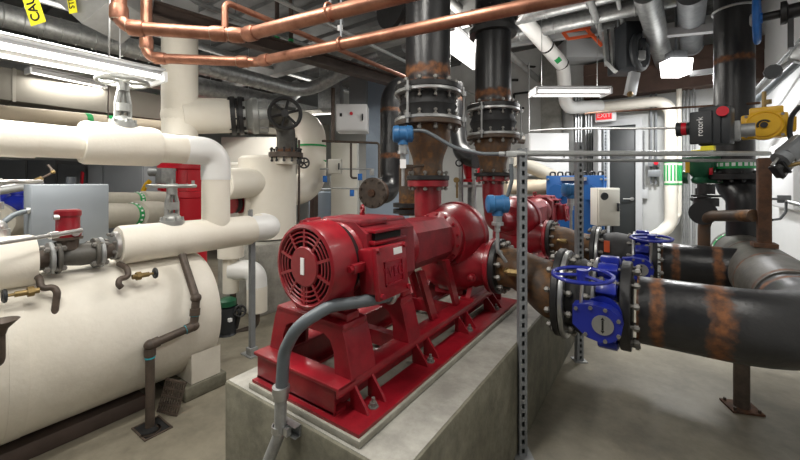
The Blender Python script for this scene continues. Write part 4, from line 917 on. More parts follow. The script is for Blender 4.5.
# blue plate heat exchanger and its electric box
hc = at(579, 207, 5.45); hx0, hx1 = -1.27, -.55; hy0, hy1 = 5.42, 5.95; hz0, hz1 = .12, at(580, 176, 5.3).z
t = thing('heat_exchanger', 'bright blue plate heat exchanger in front of the grey door', 'heat exchanger', ((hx0+hx1)/2, (hy0+hy1)/2, 0))
MB().bx((hx0, hy0, hz0), (hx1, hy0+.06, hz1), bev=.008).build(t, 'front_plate', 'blue_panel')
MB().bx((hx0+.02, hy1-.06, hz0), (hx1-.02, hy1, hz1-.02), bev=.008).build(t, 'rear_plate', 'blue_panel')
b = MB()
for k in range(24): y = hy0+.07+k*.017; b.bx((hx0+.06, y, hz0+.1), (hx1-.06, y+.010, hz1-.12))
b.build(t, 'plate_pack', 'zinc_dull')
b = MB()
for k in range(6): z = hz0+.2+k*.24; b.cyl((hx0+.03, hy0-.05, z), (hx0+.03, hy1+.05, z), .014, seg=10); b.cyl((hx1-.03, hy0-.05, z), (hx1-.03, hy1+.05, z), .014, seg=10)
b.bx((hx0+.2, hy0-.05, hz1-.07), (hx1-.2, hy1+.05, hz1-.02)); b.build(t, 'tie_rods', 'zinc')
for x in (hx0+.16, hx1-.16):
    b = MB(); b.cyl((x, hy0-.10, hz1-.22), (x, hy0, hz1-.22), .07, seg=20); b.cyl((x, hy0-.12, hz1-.22), (x, hy0-.09, hz1-.22), .10, seg=20); b.build(t, 'port', 'blue_panel')
b = MB(); b.bx((hx0, hy0, 0), (hx0+.12, hy1, hz0)); b.bx((hx1-.12, hy0, 0), (hx1, hy1, hz0)); b.build(t, 'foot', 'blue_panel')
b = MB()
for k in range(7):
    x = hx0+.05+k*.1; b.tube([(x, hy0+.03, hz1-.02), (x, hy0+.03, hz1+.05), (x+.05, hy0+.1, hz1+.05), (x+.05, hy0+.1, hz1)], .012, .03, 8)
b.build(t, 'hose_loops', 'black_iron', 'dark hose loops on top')
t, mid, R, wd, zt, zb = cabinet(597, 188, 620, 226, 4.5, .16, 'beige_cabinet', 'beige electric box with round dial in front of the blue heat exchanger', name='electric_box')
b = MB(); p = mid-FWD*.02+EZ*(zt-.10)-RIGHT*.06; b.torus(p, FWD, .04, .009, 20, 6); b.cyl(p+FWD*.01, p-FWD*.005, .035, seg=20); b.build(t, 'round_dial', 'black_plastic')
b = MB()
for s in (-.09, .0, .09): b.tube([mid+RIGHT*s+FWD*.06+EZ*(zb+.01), mid+RIGHT*s+FWD*.06+EZ*(zb-.18)], .012, 0, 8)
b.build(t, 'cable_tail', 'black_plastic')
b = MB(); p = mid+FWD*.2; b.bx((p.x-.02, p.y-.02, 0), (p.x+.02, p.y+.02, zt)); b.build(t, 'stand', 'strut')

# strut rack by the door
def strut(u, v0, d, v1, lab, w=.041, foot=True, name='slotted_strut', n=None):
    p = at(u, v0, d); zt = p.z; zb = 0 if v1 is None else at(u, v1, d).z
    t = thing(name, lab, 'strut', (p.x, p.y, zb)); h = w/2
    R = Matrix((RIGHT, FWD, EZ)).transposed()
    b = MB(); L = zt-zb; c = V((p.x, p.y, (zt+zb)/2)); th = .003; sl = w*.18
    # C section: slotted web towards the room, built as strips and rungs around the slots
    pitch = .048; k = int(L/pitch)
    for s in (-1, 1): b.box(c+RIGHT*s*(h-(w-2*sl)/4*.0-.0-(h-sl)/2), (h-sl, th, L), R)
    for i in range(k+1):
        z0 = zb+i*pitch; z1 = min(zt, z0+pitch-.026)
        if z1 > z0+.002: b.box(V((p.x, p.y, (z0+z1)/2)), (2*sl, th, z1-z0), R)
    for s in (-1, 1): b.box(c+RIGHT*s*h+FWD*h, (th, w, L), R); b.box(c+RIGHT*s*(h-.006)+FWD*w, (.012, th, L), R)
    b.build(t, 'channel', 'strut')
    MB().box(c+FWD*(w*1.02), (w*.7, .002, L), R).build(t, 'slot_shade', 'hole_shade')  # near-black sheet painted as the shade behind the slots
    if foot and v1 is None: MB().box(V((p.x, p.y, .004))+FWD*h, (.1, .1, .008), R).build(t, 'foot_plate', 'zinc_dull')
    return t, p
strut(523.3, 148, 1.955, None, 'near tall slotted grey strut standing beside the concrete plinth')
strut(580.5, 142, 3.0, None, 'slotted strut standing in front of the blue heat exchanger, by the far blue valve', w=.05)
strut(605.5, 128, 5.6, None, 'slotted strut just left of the grey door', w=.06)
t = thing('strut_rack', 'pair of tall silver channels in front of the white cabinet, left of the door', 'strut', at(584, 170, 6.2))
for u, v in ((578, 96), (588, 106)):
    p = at(u, v, 6.1); b = MB(); R = Matrix((RIGHT, FWD, EZ)).transposed()
    for s in (-1, 0, 1): b.box(V((p.x, p.y, p.z/2))+RIGHT*s*.045, (.018, .05, p.z), R)
    b.box(V((p.x, p.y, p.z/2))+FWD*.03, (.11, .006, p.z), R); b.build(t, 'channel', 'zinc')
cabinet(598, 128, 610, 225, 5.8, .15, 'frame_grey', 'slim grey panel between the strut rack and the door', door=False, name='side_panel', floor=True)
# exit sign
t = thing('exit_sign', 'red illuminated EXIT sign above the grey door', 'sign', at(606, 116, 6.6))
R = Matrix((RIGHT, FWD, EZ)).transposed(); p = ony(605.5, 116, 6.8)
b = MB(); b.box(p, (.30, .05, .19), Matrix.Identity(3), .006); b.build(t, 'sign_box', 'label_white')
b = MB(); b.box(p+V((-.02, -.028, 0.005)), (.22, .006, .13)); fcx = b.build(t, 'lit_face', 'exit_glow', 'red lit face')
text(t, fcx, 'EXIT', p+V((-.02, -.033, .005)), EX, EZ, .10, 'text_white')
b = MB(); b.cyl(p+EZ*.09, p+EZ*.2, .02); b.build(t, 'mount', 'zinc')
cabinet(221, 137, 279, 240, 7.0, .4, 'beige_cabinet', 'wide pale cream housing seen behind the white vessel, below its branch pipe', cat='housing', door=False, name='equipment_housing', floor=True)
# ============================================================ transmitters, conduits and the right-hand side
CF = Matrix((RIGHT, FWD, EZ)).transposed()
def transmitter(c, post_to, s, lab, side=RIGHT, tag_=False):
    c = V(c); t = thing('pressure_transmitter', lab, 'transmitter', c)
    b = MB(); b.lathe(c-side*.052*s, side, [(0, .03*s), (.006*s, .042*s), (.03*s, .044*s), (.034*s, .040*s), (.07*s, .040*s), (.074*s, .044*s), (.098*s, .042*s), (.104*s, .03*s)], 24)
    b.cyl(c-EZ*.055*s, c-EZ*.02*s, .026*s, seg=16); b.build(t, 'head', 'blue_head')
    b = MB(); b.cyl(c-EZ*.085*s, c-EZ*.055*s, .022*s, seg=8); b.cyl(c-EZ*.10*s, c-EZ*.085*s, .028*s, seg=16); b.build(t, 'neck', 'zinc')
    b = MB(); b.tube([c-EZ*.10*s]+[V(p) for p in post_to], .0095*max(1, s*.9), .02, 10); b.build(t, 'impulse_tube', 'zinc_dull')
    b = MB(); q = c-EZ*.13*s; b.cyl(q, q+EZ*.03*s, .014*s, seg=6); b.build(t, 'fitting', 'zinc')
    if tag_:
        b = MB(); b.box(c-EZ*.15*s-FWD*.02, (.03*s, .004, .045*s), CF); b.build(t, 'paper_tag', 'label_white', 'white paper tag')
    return t
p = at(497.5, 204, 1.98)
transmitter(p, [at(497.5, 250, 1.98), at(506, 262, 2.0)], 1.15, 'blue pressure transmitter with bent stem at the nearest suction flange')
p = at(403, 134, 2.2)
transmitter(p, [at(403, 178, 2.2), at(403, 186, 2.2)], 1.2, 'blue pressure transmitter with paper tag left of the nearest riser reducer', tag_=True)
t = thing('pipe_nipple', 'thin brown nipple joining the left transmitter to the nearest reducer', 'pipe', at(414, 166, 2.25)); b = MB(); b.tube([at(403, 168, 2.2), at(427, 165, 2.32)], .009, 0, 10); b.build(t, 'tube', 'brown_iron')
p = at(571, 190, 3.4)
transmitter(p, [at(571, 232, 3.4), at(566, 236, 3.4)], 1.45, 'larger blue pressure transmitter in front of the blue heat exchanger')
# conduit swooping from left transmitter to the strut, T body and drop
A, B_ = at(410, 131, 2.18), at(505, 154, 1.96)
t = thing('cable_conduit', 'grey flexible conduit swooping from the left transmitter past both risers to the slotted strut', 'conduit', A)
b = MB(); b.tube([A, at(424, 130, 2.16), at(455, 148, 2.1), at(482, 154, 2.03), B_], .011, .25, 12); b.build(t, 'conduit', 'conduit_grey')
t = thing('conduit_body', 'white conduit tee fixed to the near slotted strut', 'conduit fitting', at(512, 154, 1.95))
b = MB(); b.tube([at(499, 154, 1.97), at(505, 154, 1.96)], .014, 0, 12); b.box(at(511, 154, 1.95), (.055, .034, .032), CF, .006); b.tube([at(511, 158, 1.95), at(511, 164, 1.95)], .014, 0, 12); b.build(t, 'tee_body', 'conduit_zinc')
t = thing('cable_conduit', 'grey conduit dropping from the white tee to the near blue transmitter', 'conduit', at(508, 180, 1.95))
b = MB(); b.tube([at(511, 163, 1.95), at(512, 180, 1.95), at(508, 195, 1.96), at(504, 200, 1.97)], .0105, .1, 12); b.build(t, 'conduit', 'conduit_grey')
# two level conduits across to the right
t = thing('electrical_conduit', 'upper long level silver conduit from the near strut to the right', 'conduit', at(600, 153, 2.1))
b = MB(); b.tube([at(515, 153.5, 1.95), at(769, 153.5, 2.6)], .0165, 0, 14); b.build(t, 'conduit', 'conduit_zinc')
t = thing('electrical_conduit', 'lower thinner level silver conduit just under the upper one', 'conduit', at(600, 160, 2.2))
b = MB(); b.tube([at(527, 158, 2.1), at(545, 160.5, 2.15), at(769, 160.5, 2.68)], .0105, .05, 12); b.build(t, 'conduit', 'zinc_dull')
t = thing('small_pipe', 'thin rusty rod crossing above the exit sign', 'pipe', at(640, 108, 4.2))
b = MB(); b.tube([at(585, 114, 4.6), at(590, 113, 4.6), at(760, 103, 3.0)], .011, .03, 10); b.build(t, 'tube', 'rust')
t = thing('small_pipe', 'thin pale tube running level to the black actuator', 'pipe', at(640, 128, 4))
b = MB(); b.tube([at(530, 131, 4.6), at(560, 129, 4.5), at(688, 128, 2.9)], .010, .03, 10); b.build(t, 'tube', 'conduit_zinc')
# rusty upright on the header with branch
ps = onx(764, 240, HX_)
px, py = HX_, onx(764, 240, HX_).y
t = thing('rusty_post', 'rusty square upright standing on the grey suction header', 'post', (px, py, HZ+HR))
zt = onx(764, 158, HX_).z
b = MB(); b.bx((px-.034, py-.034, HZ+HR-.01), (px+.034, py+.034, zt), bev=.006); b.build(t, 'post', 'rust')
b = MB(); b.bx((px-.06, py-.06, HZ+HR-.006), (px+.06, py+.06, HZ+HR+.022)); b.build(t, 'foot_plate', 'rust')
t = thing('branch_pipe', 'rust-brown small pipe elbowing into the rusty upright, with flange on top', 'pipe', at(703, 230, 3.1))
b = MB(); b.tube([V((px-.05, py, onx(764, 216, HX_).z)), at(704, 216, 3.0), at(704, 262, 3.0)], .042, .12, 20, rust=[(.05, .1)]); b.build(t, 'pipe', 'rust_steel')
b = MB(); c = at(703, 213, 3.0); b.lathe(c-(c-CAM).normalized()*.05, (c-CAM), [(0, .05), (.0, .095), (.02, .095), (.03, .06), (.06, .06)], 24)
b.cyl(at(706, 206, 3.05), at(706, 198, 3.05), .085, seg=24); b.cyl(at(706, 197, 3.05), at(706, 195, 3.05), .10, seg=24); b.cyl(at(706, 194, 3.05), at(706, 184, 3.05), .06, seg=20); b.build(t, 'flanged_valve', 'black_iron')
# black riser at right, its flange and elbow down into the header
RX, RY, RR_ = .565, 4.32, .138
t = thing('suction_riser', 'very thick black riser pipe at right running up to the ceiling', 'pipe', (RX, RY, 1.9))
b = MB(); b.tube([(RX, RY, 1.66), (RX, RY, ZC-.06)], RR_, 0, 44, rust=[(onx(735, 59, RX).z-1.66, .045)]); b.build(t, 'pipe', 'black_steel')
b = MB(); zc = onx(735, 8, RX).z; b.torus((RX, RY, zc), EZ, RR_+.006, .012, 40, 8); b.build(t, 'pipe_clip', 'zinc')
t = thing('suction_elbow', 'black flanged elbow turning down behind the rusty upright', 'pipe', (RX, 4.2, SZ))
e1 = V((RX+.0, 4.02, HZ+HR-.03))
b = MB(); b.tube([(RX, RY, 1.60), (RX, RY, 1.44), (RX+.06, RY-.12, 1.36), (RX+.06, RY-.12, HZ+.05)], .13, .12, 36); b.build(t, 'elbow', 'black_steel')
flange(t, (RX, RY, 1.50), EZ, .205, .05, 'black_iron', 14, .016, .10, bm='black_iron')
b = MB(); b.lathe((RX, RY, 1.595), EZ, [(0, RR_), (0, RR_+.006), (.07, RR_+.006), (.07, RR_)], 40, False); bd = b.build(t, 'marker_band', 'green_band', 'green and white marking band')
b = MB()
for k in range(22):
    a = 2*PI*k/22; e = V((math.cos(a), math.sin(a), 0)); b.box(V((RX, RY, 1.63))+e*(RR_+.006), (.006, .025, .03), Matrix.Rotation(a, 3, 'Z'))
b.build(t, 'band_arrows', 'label_white', parent=bd)
# yellow gear operator with black electric actuator and clamp
c = at(764, 126, 2.55)
t = thing('gear_operator', 'yellow valve gear operator box with round cover at the right', 'valve operator', c)
D = (CAM-c).normalized(); D = V((D.x, D.y, 0)).normalized(); Sx = EZ.cross(D).normalized()   # Sx points right
OR = Matrix((Sx, -D, EZ)).transposed()
b = MB(); b.box(c-D*.03, (.235, .13, .165), OR, .012); b.box(c-D*.03+EZ*.10-Sx*-.01, (.17, .12, .06), OR, .01)
b.box(c-D*.03-Sx*.13-EZ*.01, (.05, .10, .12), OR, .01); b.box(c-D*.03+Sx*.13, (.05, .10, .10), OR, .01); bd = b.build(t, 'gear_case', 'yellow')
b = MB(); b.cyl(c+D*.02, c+D*.055, .10, .094, seg=36); b.cyl(c+D*.055, c+D*.066, .078, seg=36); b.torus(c+D*.054, D, .092, .007, 36, 8); b.build(t, 'round_cover', 'yellow', parent=bd)
b = MB(); b.torus(c+D*.066, D, .032, .007, 20, 6, .6, 3.6); b.cyl(c+D*.06, c+D*.085, .02, seg=12); b.build(t, 'indicator', 'text_black', 'black position indicator', parent=bd)
b = MB()
for sx in (-.09, .09):
    for sz in (-.07, .07): b.cyl(c+Sx*sx+EZ*sz+D*.03, c+Sx*sx+EZ*sz+D*.045, .010, seg=6)
b.build(t, 'cover_bolt', 'bolt', parent=bd)
b = MB(); b.cyl(c-D*.09, V((RX, RY-.1, c.z)), .05, seg=20); b.cyl(c-D*.09, c-D*.13, .09, seg=24); b.build(t, 'valve_stem', 'black_iron')
b = MB(); b.tube([c+EZ*.12, c+EZ*.24], .012, 0, 10); b.cyl(c+EZ*.15+Sx*.02, c+EZ*.18+Sx*.02, .02, seg=6); b.build(t, 'brass_fitting', 'brass')
c2 = at(735, 131, 2.5)
b = MB(); b.box(c2, (.06, .10, .13), OR, .008); b.tube([c2-Sx*.12, c2+Sx*.1], .045, 0, 20); b.build(t, 'coupling', 'zinc_dull')
c3 = at(709, 127, 2.5)
t = thing('valve_actuator', 'black electric actuator with red button beside the yellow gear operator', 'valve actuator', c3)
R2 = OR @ Matrix.Rotation(-.12, 3, 'Z')
b = MB(); b.box(c3+Sx*.015, (.12, .16, .26), R2, .012); b.box(c3+Sx*.09+EZ*.0, (.06, .14, .25), R2, .012); ab = b.build(t, 'actuator_case', 'black_plastic')
b = MB(); b.box(c3-Sx*.035+D*.085-EZ*.01, (.12, .03, .22), R2, .008); fcov = b.build(t, 'front_cover', 'black_plastic', parent=ab)
text(t, fcov, 'rotork', c3-Sx*.038+D*.103-EZ*.005, EZ, -(R2 @ EX), .048, 'text_white')
b = MB(); b.cyl(c3+Sx*.075+D*.06+EZ*.085, c3+Sx*.075+D*.10+EZ*.085, .032, seg=20); b.build(t, 'red_button', 'red_bright', 'red round button')
b = MB(); b.cyl(c3-Sx*.09, c3-Sx*.12, .045, seg=20); b.cyl(c3-Sx*.15, c3-Sx*.18, .05, seg=20); b.build(t, 'hand_knob', 'black_plastic')
b = MB(); b.cyl(c3-Sx*.12, c3-Sx*.15, .046, seg=20); b.build(t, 'red_ring', 'red_bright', 'red ring')
b = MB(); b.box(c3+D*.06-EZ*.15+Sx*.0, (.07, .06, .03), R2); b.build(t, 'yellow_label', 'yellow_tape', 'small yellow label')
# green globe valve behind
c = at(701, 166, 3.3)
GS = .72
t = thing('control_valve', 'dark green flanged control valve below the black actuator', 'valve', c)
b = MB(); b.lathe(c-EZ*.23*GS, EZ, [(h*GS, r*GS) for h, r in [(0, .05), (.02, .09), (.06, .10), (.09, .08), (.14, .12), (.22, .15), (.30, .15), (.31, .19), (.34, .19), (.35, .11), (.37, .1)]], 28)
b.cyl(c-EZ*.1-Sx*.13, c-EZ*.1-Sx*.09, .06); b.cyl(c-EZ*.13+Sx*.0, c-EZ*.13+Sx*.15, .03); b.build(t, 'valve_body', 'green')
b = MB(); b.box(c+EZ*.13+Sx*-.03, (.08, .06, .035), OR, .01); b.build(t, 'yellow_cap', 'yellow_tape', 'yellow-green cap')
b = MB(); b.cyl(c-EZ*.3, c-EZ*.2, .04, seg=16); b.torus(c-EZ*.30, EZ, .06, .02, 24, 8); b.tube([c-EZ*.12+Sx*.12, c-EZ*.12+Sx*.3], .012, 0, 8); b.build(t, 'stem', 'black_iron')
t = thing('warning_tag', 'yellow tag hanging left of the green valve', 'tag', at(687, 167, 3.25)); b = MB(); b.box(at(687.5, 167, 3.25), (.035, .004, .10), CF); b.build(t, 'tag', 'yellow')
t = thing('warning_tag', 'red tag hanging right of the green valve', 'tag', at(711, 170, 3.2)); b = MB(); b.box(at(711, 170, 3.2), (.03, .004, .08), CF); b.build(t, 'tag', 'red_bright')
# black positioner, rods and pipes at the right edge
c = at(790, 152, 2.2)
t = thing('valve_positioner', 'black and chrome actuator cylinder tilted at the right edge under the yellow operator', 'valve actuator', c)
ax = (at(800, 142, 2.2)-at(770, 166, 2.2)).normalized()
RR2 = Matrix((ax, ax.cross(EZ).normalized(), ax.cross(ax.cross(EZ)).normalized())).transposed()
b = MB(); b.box(c+ax*.04, (.16, .09, .09), RR2, .01); b.cyl(c-ax*.08, c-ax*.04, .05, seg=20); b.build(t, 'body', 'strut')
b = MB(); q = at(777, 172, 2.2); b.box(q, (.02, .05, .085), RR2, .004); b.box(q+ax*.045, (.014, .055, .085), RR2, .004); b.tube([q, c], .02, 0, 10); b.build(t, 'end_bracket', 'black_iron')
b = MB()
for s in (-.05, .05): b.tube([q+RR2 @ V((0, 0, s)), c+ax*.1+RR2 @ V((0, 0, s))], .008, 0, 8)
b.build(t, 'tie_rod', 'chrome')
b = MB(); b.tube([at(783, 167, 2.2), at(800, 163, 2.15), at(815, 163, 2.1)], .012, .03, 8); b.build(t, 'brass_fitting', 'brass')
t = thing('cable', 'black looped cable at the right edge beside the yellow operator', 'cable', at(797, 130, 2.3))
b = MB(); b.tube([at(800, 106, 2.35), at(791, 116, 2.4), at(789, 136, 2.45), at(796, 150, 2.4), at(812, 158, 2.3)], .014, .12, 10); b.build(t, 'cable', 'black_plastic')
t = thing('tank_end', 'pale round-ended white vessel at the right edge behind the black cylinder', 'tank', at(800, 120, 3.2))
b = MB(); q = V((1.02, at(795, 130, 3.2).y, 1.0)); b.box((XR-.05, 5.55, 1.55), (.08, .9, .7), bev=.03); b.build(t, 'shell', 'white_cabinet')
t = thing('cable', 'black cable looping under the small box on the right wall', 'cable', at(784, 210, 2.9))
b = MB(); b.tube([at(772, 220, 3.0), at(780, 219, 3.1), at(786, 212, 3.2), at(786, 202, 3.25)], .010, .1, 10); b.build(t, 'cable', 'black_plastic')
t = thing('wall_conduit', 'grey conduit and small junction box on the right wall', 'conduit', at(790, 203, 3.3))
b = MB(); b.tube([at(786, 201, 3.3), at(815, 209, 3.0)], .018, 0, 12); b.build(t, 'conduit', 'conduit_zinc'); b = MB(); b.box(at(784, 199, 3.32), (.09, .07, .07), OR, .006); b.box(at(775, 199, 3.34), (.10, .02, .02), OR); b.build(t, 'junction_box', 'strut')
# blue handwheel edge-on and dark flanges top right
c = at(757, 19, 2.7)
t = thing('blue_handwheel_valve', 'dark valve with blue handwheel seen edge-on high at the top right', 'valve', c)
b = MB(); d = (c-CAM).normalized().cross(EZ).normalized()+D*.04; b.wheel(c, d, .165, .020, 5, .04, .06); b.build(t, 'handwheel', 'blue_small')
q = c+Sx*.12; b = MB(); b.cyl(c, c+Sx*.4, .03, seg=12); b.lathe(q, Sx, [(0, .04), (0, .08), (.03, .08), (.04, .05), (.10, .05), (.11, .09), (.14, .09), (.15, .10), (.20, .10), (.34, .10)], 24); b.box(q+Sx*.05-EZ*.16, (.03, .05, .2), OR); b.build(t, 'valve_body', 'black_iron')
b = MB(); b.torus(c+D*.0-Sx*.02, d, .03, .02, 12, 8); b.build(t, 'hub_nut', 'zinc_dull')
# sloping conduit run along the right wall and pale fittings
t = thing('electrical_conduit', 'fat grey conduit sloping down the right wall from the top right corner', 'conduit', at(780, 70, 3.6))
b = MB(); b.tube([at(822, 40, 2.9), at(733, 122, 4.6)], .035, 0, 16); b.build(t, 'conduit', 'conduit_grey')
b = MB(); b.tube([at(815, 24, 3.0), at(731, 116, 4.9)], .015, 0, 12); b.build(t, 'second_conduit', 'zinc_dull')
c = at(799, 56, 2.5)
t = thing('air_cylinder', 'shiny metal actuator end high at the right edge', 'valve actuator', c)
b = MB(); b.box(c+Sx*.02, (.12, .1, .10), OR @ Matrix.Rotation(.5, 3, 'Y'), .01); b.build(t, 'end_cap', 'zinc')
b = MB(); b.tube([c, at(775, 71, 2.5)], .012, 0, 10); b.build(t, 'rod', 'zinc'); 
b = MB(); b.lathe(at(773, 72, 2.5)+D*.03, -D, [(0, .03), (0, .046), (.03, .05), (.04, .04)], 10); b.build(t, 'knob', 'black_plastic')
# insulated pipes on the back wall right of the door
for u, r, lab in ((671, .08, 'cream insulated pipe running up the wall right of the grey door, green arrow band'), (679, .034, 'thin cream pipe beside the thick one right of the grey door')):
    c = ony(u, 150, 6.72 if r > .06 else 6.8)
    t = thing('insulated_pipe', lab, 'pipe', (c.x, c.y, 0))
    zt = ony(u, 100, 6.72).z
    b = MB()
    if r > .06: b.tube([at(566, 108, 6.2), V((c.x-1.2, c.y, zt)), V((c.x, c.y, zt)), V((c.x, c.y, .82)), V((c.x-.3, c.y-.2, .62)), V((c.x-.55, c.y-.4, .55))], r, .22, 24)
    else: b.tube([V((c.x, c.y, 2.9)), V((c.x, c.y, 1.0)), V((c.x-.1, c.y-.1, .9))], r, .08, 20)
    b.build(t, 'pipe_lagging', 'cream')
    z1 = ony(u, 184, 6.7).z; z2 = ony(u, 162, 6.7).z
    b = MB(); b.lathe((c.x, c.y, z1), EZ, [(0, r), (0, r+.004), (z2-z1, r+.004), (z2-z1, r)], 24, False); bd = b.build(t, 'marker_band', 'cream', 'band with green arrows')
    b = MB()
    for zz in (z1, z2): b.lathe((c.x, c.y, zz-.012), EZ, [(0, r+.003), (0, r+.007), (.024, r+.007), (.024, r+.003)], 24, False)
    b.build(t, 'band_edge', 'green_band', parent=bd)
    b = MB(); 
    for k in range(12):
        a = 2*PI*k/12; e = V((math.cos(a), math.sin(a), 0)); b.box(V((c.x, c.y, (z1+z2)/2))+e*(r+.004), (.006, .022, (z2-z1)*.72), Matrix.Rotation(a, 3, 'Z'))
    b.build(t, 'band_arrows', 'green_band', parent=bd)
t = thing('pipe_elbow', 'white plastic elbow low on the wall right of the grey door', 'pipe', at(672, 222, 5.5)); b = MB(); b.tube([at(660, 232, 5.4), at(668, 224, 5.5), at(674, 222, 5.55), at(676, 214, 5.6)], .065, .1, 16); b.build(t, 'elbow', 'white_pvc')
for u, lab in ((651, 'first thin grey conduit right of the grey door'), (656, 'second thin grey conduit right of the grey door'), (688, 'thin grey conduit left of the green valve'), (684, 'thin grey conduit right of the cream pipes'), (693.5, 'grey conduit behind the green valve')):
    c = ony(u, 150, 6.93); t = thing('wall_conduit', lab, 'conduit', (c.x, c.y, .3)); b = MB(); b.cyl((c.x, c.y, .5 if u > 680 else 1.45), (c.x, c.y, 2.86), .018, seg=10); b.build(t, 'conduit', 'strut' if u < 660 else 'zinc_dull')
t = thing('switch_box', 'small grey switch with red button right of the grey door', 'switch', at(653, 167, 6.3)); R = Matrix.Identity(3)
for dz in (.0, -.16): b = MB(); b.box(ony(654, 163, 6.88)+EZ*dz, (.16, .06, .11), bev=.008); b.build(t, 'housing', 'strut')
b = MB(); q = ony(656, 163, 6.84); b.cyl(q, q-EY*.03, .03); b.build(t, 'red_button', 'red_bright', 'red button')
t = thing('door_switch', 'small grey wall switch with conduit beside the door frame', 'switch', ony(644, 194, 6.9)); b = MB(); b.box(ony(644, 194, 6.95), (.10, .05, .14), bev=.006); b.build(t, 'housing', 'frame_grey'); b = MB(); q = ony(644, 194, 6.97); b.cyl(q, q+EZ*1.0, .012, seg=8); b.build(t, 'conduit', 'zinc_dull')

# ============================================================ grey conduit in front: terminal box to the plinth face and floor
t = thing('motor_conduit', 'thick grey flexible conduit arching from the motor terminal box down the plinth front', 'conduit', (-1.2, .83, 0))
q0 = jc_ = V((-.875, 1.13, 1.03))
pts = [V((-.868, 1.16, 1.022)), at(372, 300, 1.40), at(330, 306, 1.33), at(297, 326, 1.29), ony(284, 352, .84), ony(281, 398, .835)]
b = MB(); b.tube(pts, .0225, .12, 20); b.build(t, 'flexible_section', 'conduit_grey')
b = MB(); b.tube([V((-.868, 1.20, 1.035)), V((-.868, 1.155, 1.02))], .031, 0, 8); b.torus(V((-.868, 1.165, 1.022)), EY, .026, .010, 20, 8); b.build(t, 'end_connector', 'zinc')
e = ony(281, 392, .835); e2 = ony(280, 432, .835); e3 = ony(268, 462, .82)
b = MB(); b.tube([e, e2, e3, V((e3.x-.03, e3.y-.02, .12)), V((e3.x-.03, e3.y-.02, 0.0))], .0215, .08, 18); b.build(t, 'steel_conduit', 'zinc_dull')
b = MB(); b.lathe(e-EZ*.022, EZ, [(0, .022), (0, .027), (.018, .027), (.02, .031), (.044, .031), (.046, .024)], 18); b.build(t, 'threaded_connector', 'zinc')
f = ony(279, 428, .835)
b = MB(); b.lathe(f-EZ*.012, EZ, [(0, .022), (0, .026), (.024, .026), (.024, .022)], 18, False); b.box(f+V((.035, .005, 0)), (.03, .02, .026)); b.build(t, 'pipe_clamp', 'zinc')
b = MB(); g0 = V((f.x-.02, .853, f.z)); b.bx((f.x-.03, .846, f.z-.021), (f.x+.075, .874, f.z-.018)); b.bx((f.x-.03, .846, f.z+.018), (f.x+.075, .874, f.z+.021)); b.bx((f.x-.03, .868, f.z-.02), (f.x+.075, .8745, f.z+.02)); b.build(t, 'strut_bracket', 'galv')
b = MB(); b.cyl((f.x-.02, .85, f.z+.035), (f.x-.02, .875, f.z+.035), .007, seg=6); b.build(t, 'anchor_bolt', 'bolt')
# ============================================================ overhead: copper, ducts, beams, lights
CZ = 2.25
def copper(pts, r, lab, joints=(), hang=()):
    t = thing('copper_pipe', lab, 'pipe', pts[0])
    b = MB(); b.tube(pts, r, r*2.2, 18); b.build(t, 'tube', 'copper')
    for (p, d) in joints:
        p, d = V(p), V(d).normalized(); b = MB(); b.lathe(p-d*.035, d, [(0, r), (0, r*1.14), (.012, r*1.22), (.058, r*1.22), (.07, r*1.14), (.07, r)], 18, False); b.build(t, 'coupling', 'copper')
        b = MB(); b.lathe(p-d*.038, d, [(0, r), (0, r*1.10), (.006, r*1.10), (.006, r)], 18, False); b.build(t, 'solder_ring', 'solder')
    return t
def hanger(p, d, r, lab, m='copper', top=None):
    t = thing('pipe_hanger', lab, 'hanger', p); p = V(p); b = MB(); b.torus(p, d, r*1.2, r*.16, 24, 6); b.build(t, 'ring', m); 
    b = MB(); b.cyl(p+EZ*r*1.2, V((p.x, p.y, top or ZC-.06)), .006, seg=8); b.build(t, 'rod', 'strut')
rb = .031
B0, B1, B2, B3 = onz(146, -30, 3.2), onz(146.5, 58, CZ), onz(256, 62, CZ), onz(575, -4, CZ)
B0 = V((B1.x, B1.y, 3.1)); B3 = B3+(B3-B2).normalized()*1.1
copper([B0, B1, B2, B3], rb, 'lower copper pipe crossing in front of both black risers', [(B1+EZ*.09, EZ), (B1+(B2-B1).normalized()*.08, B2-B1), (B2-(B2-B1).normalized()*.08, B2-B1), (B2+(B3-B2).normalized()*.08, B3-B2)])
A1, A2, A3 = onz(119, 27, CZ), onz(243, 35.5, CZ), onz(400, -4, CZ)
A0 = V((A1.x, A1.y, 3.1)); A3 = A3+(A3-A2).normalized()*1.1; rod = (A2-A1).normalized()
copper([A0, A1, A2, A3], .033, 'upper copper pipe bending past the white column towards the top', [(A1+EZ*.07, EZ), (A1+rod*.08, rod), (A2-rod*.12, rod), (A2-rod*.03, rod), (A2+(A3-A2).normalized()*.06, A3-A2)])
# thin copper branch running back
T0 = A2-rod*.09; T1 = T0+EZ*.17
te = onz(408, 76, T1.z+.02)
copper([T0, T1, V((te.x, te.y, T1.z))], .017, 'thin copper branch rising from the upper copper pipe and running to the riser')
hanger(onz(341, 44, CZ), B3-B2, rb, 'copper-coloured ring hanger holding the lower copper pipe')
hanger(onz(330, 12, CZ), A3-A2, .033, 'copper-coloured ring hanger holding the upper copper pipe')
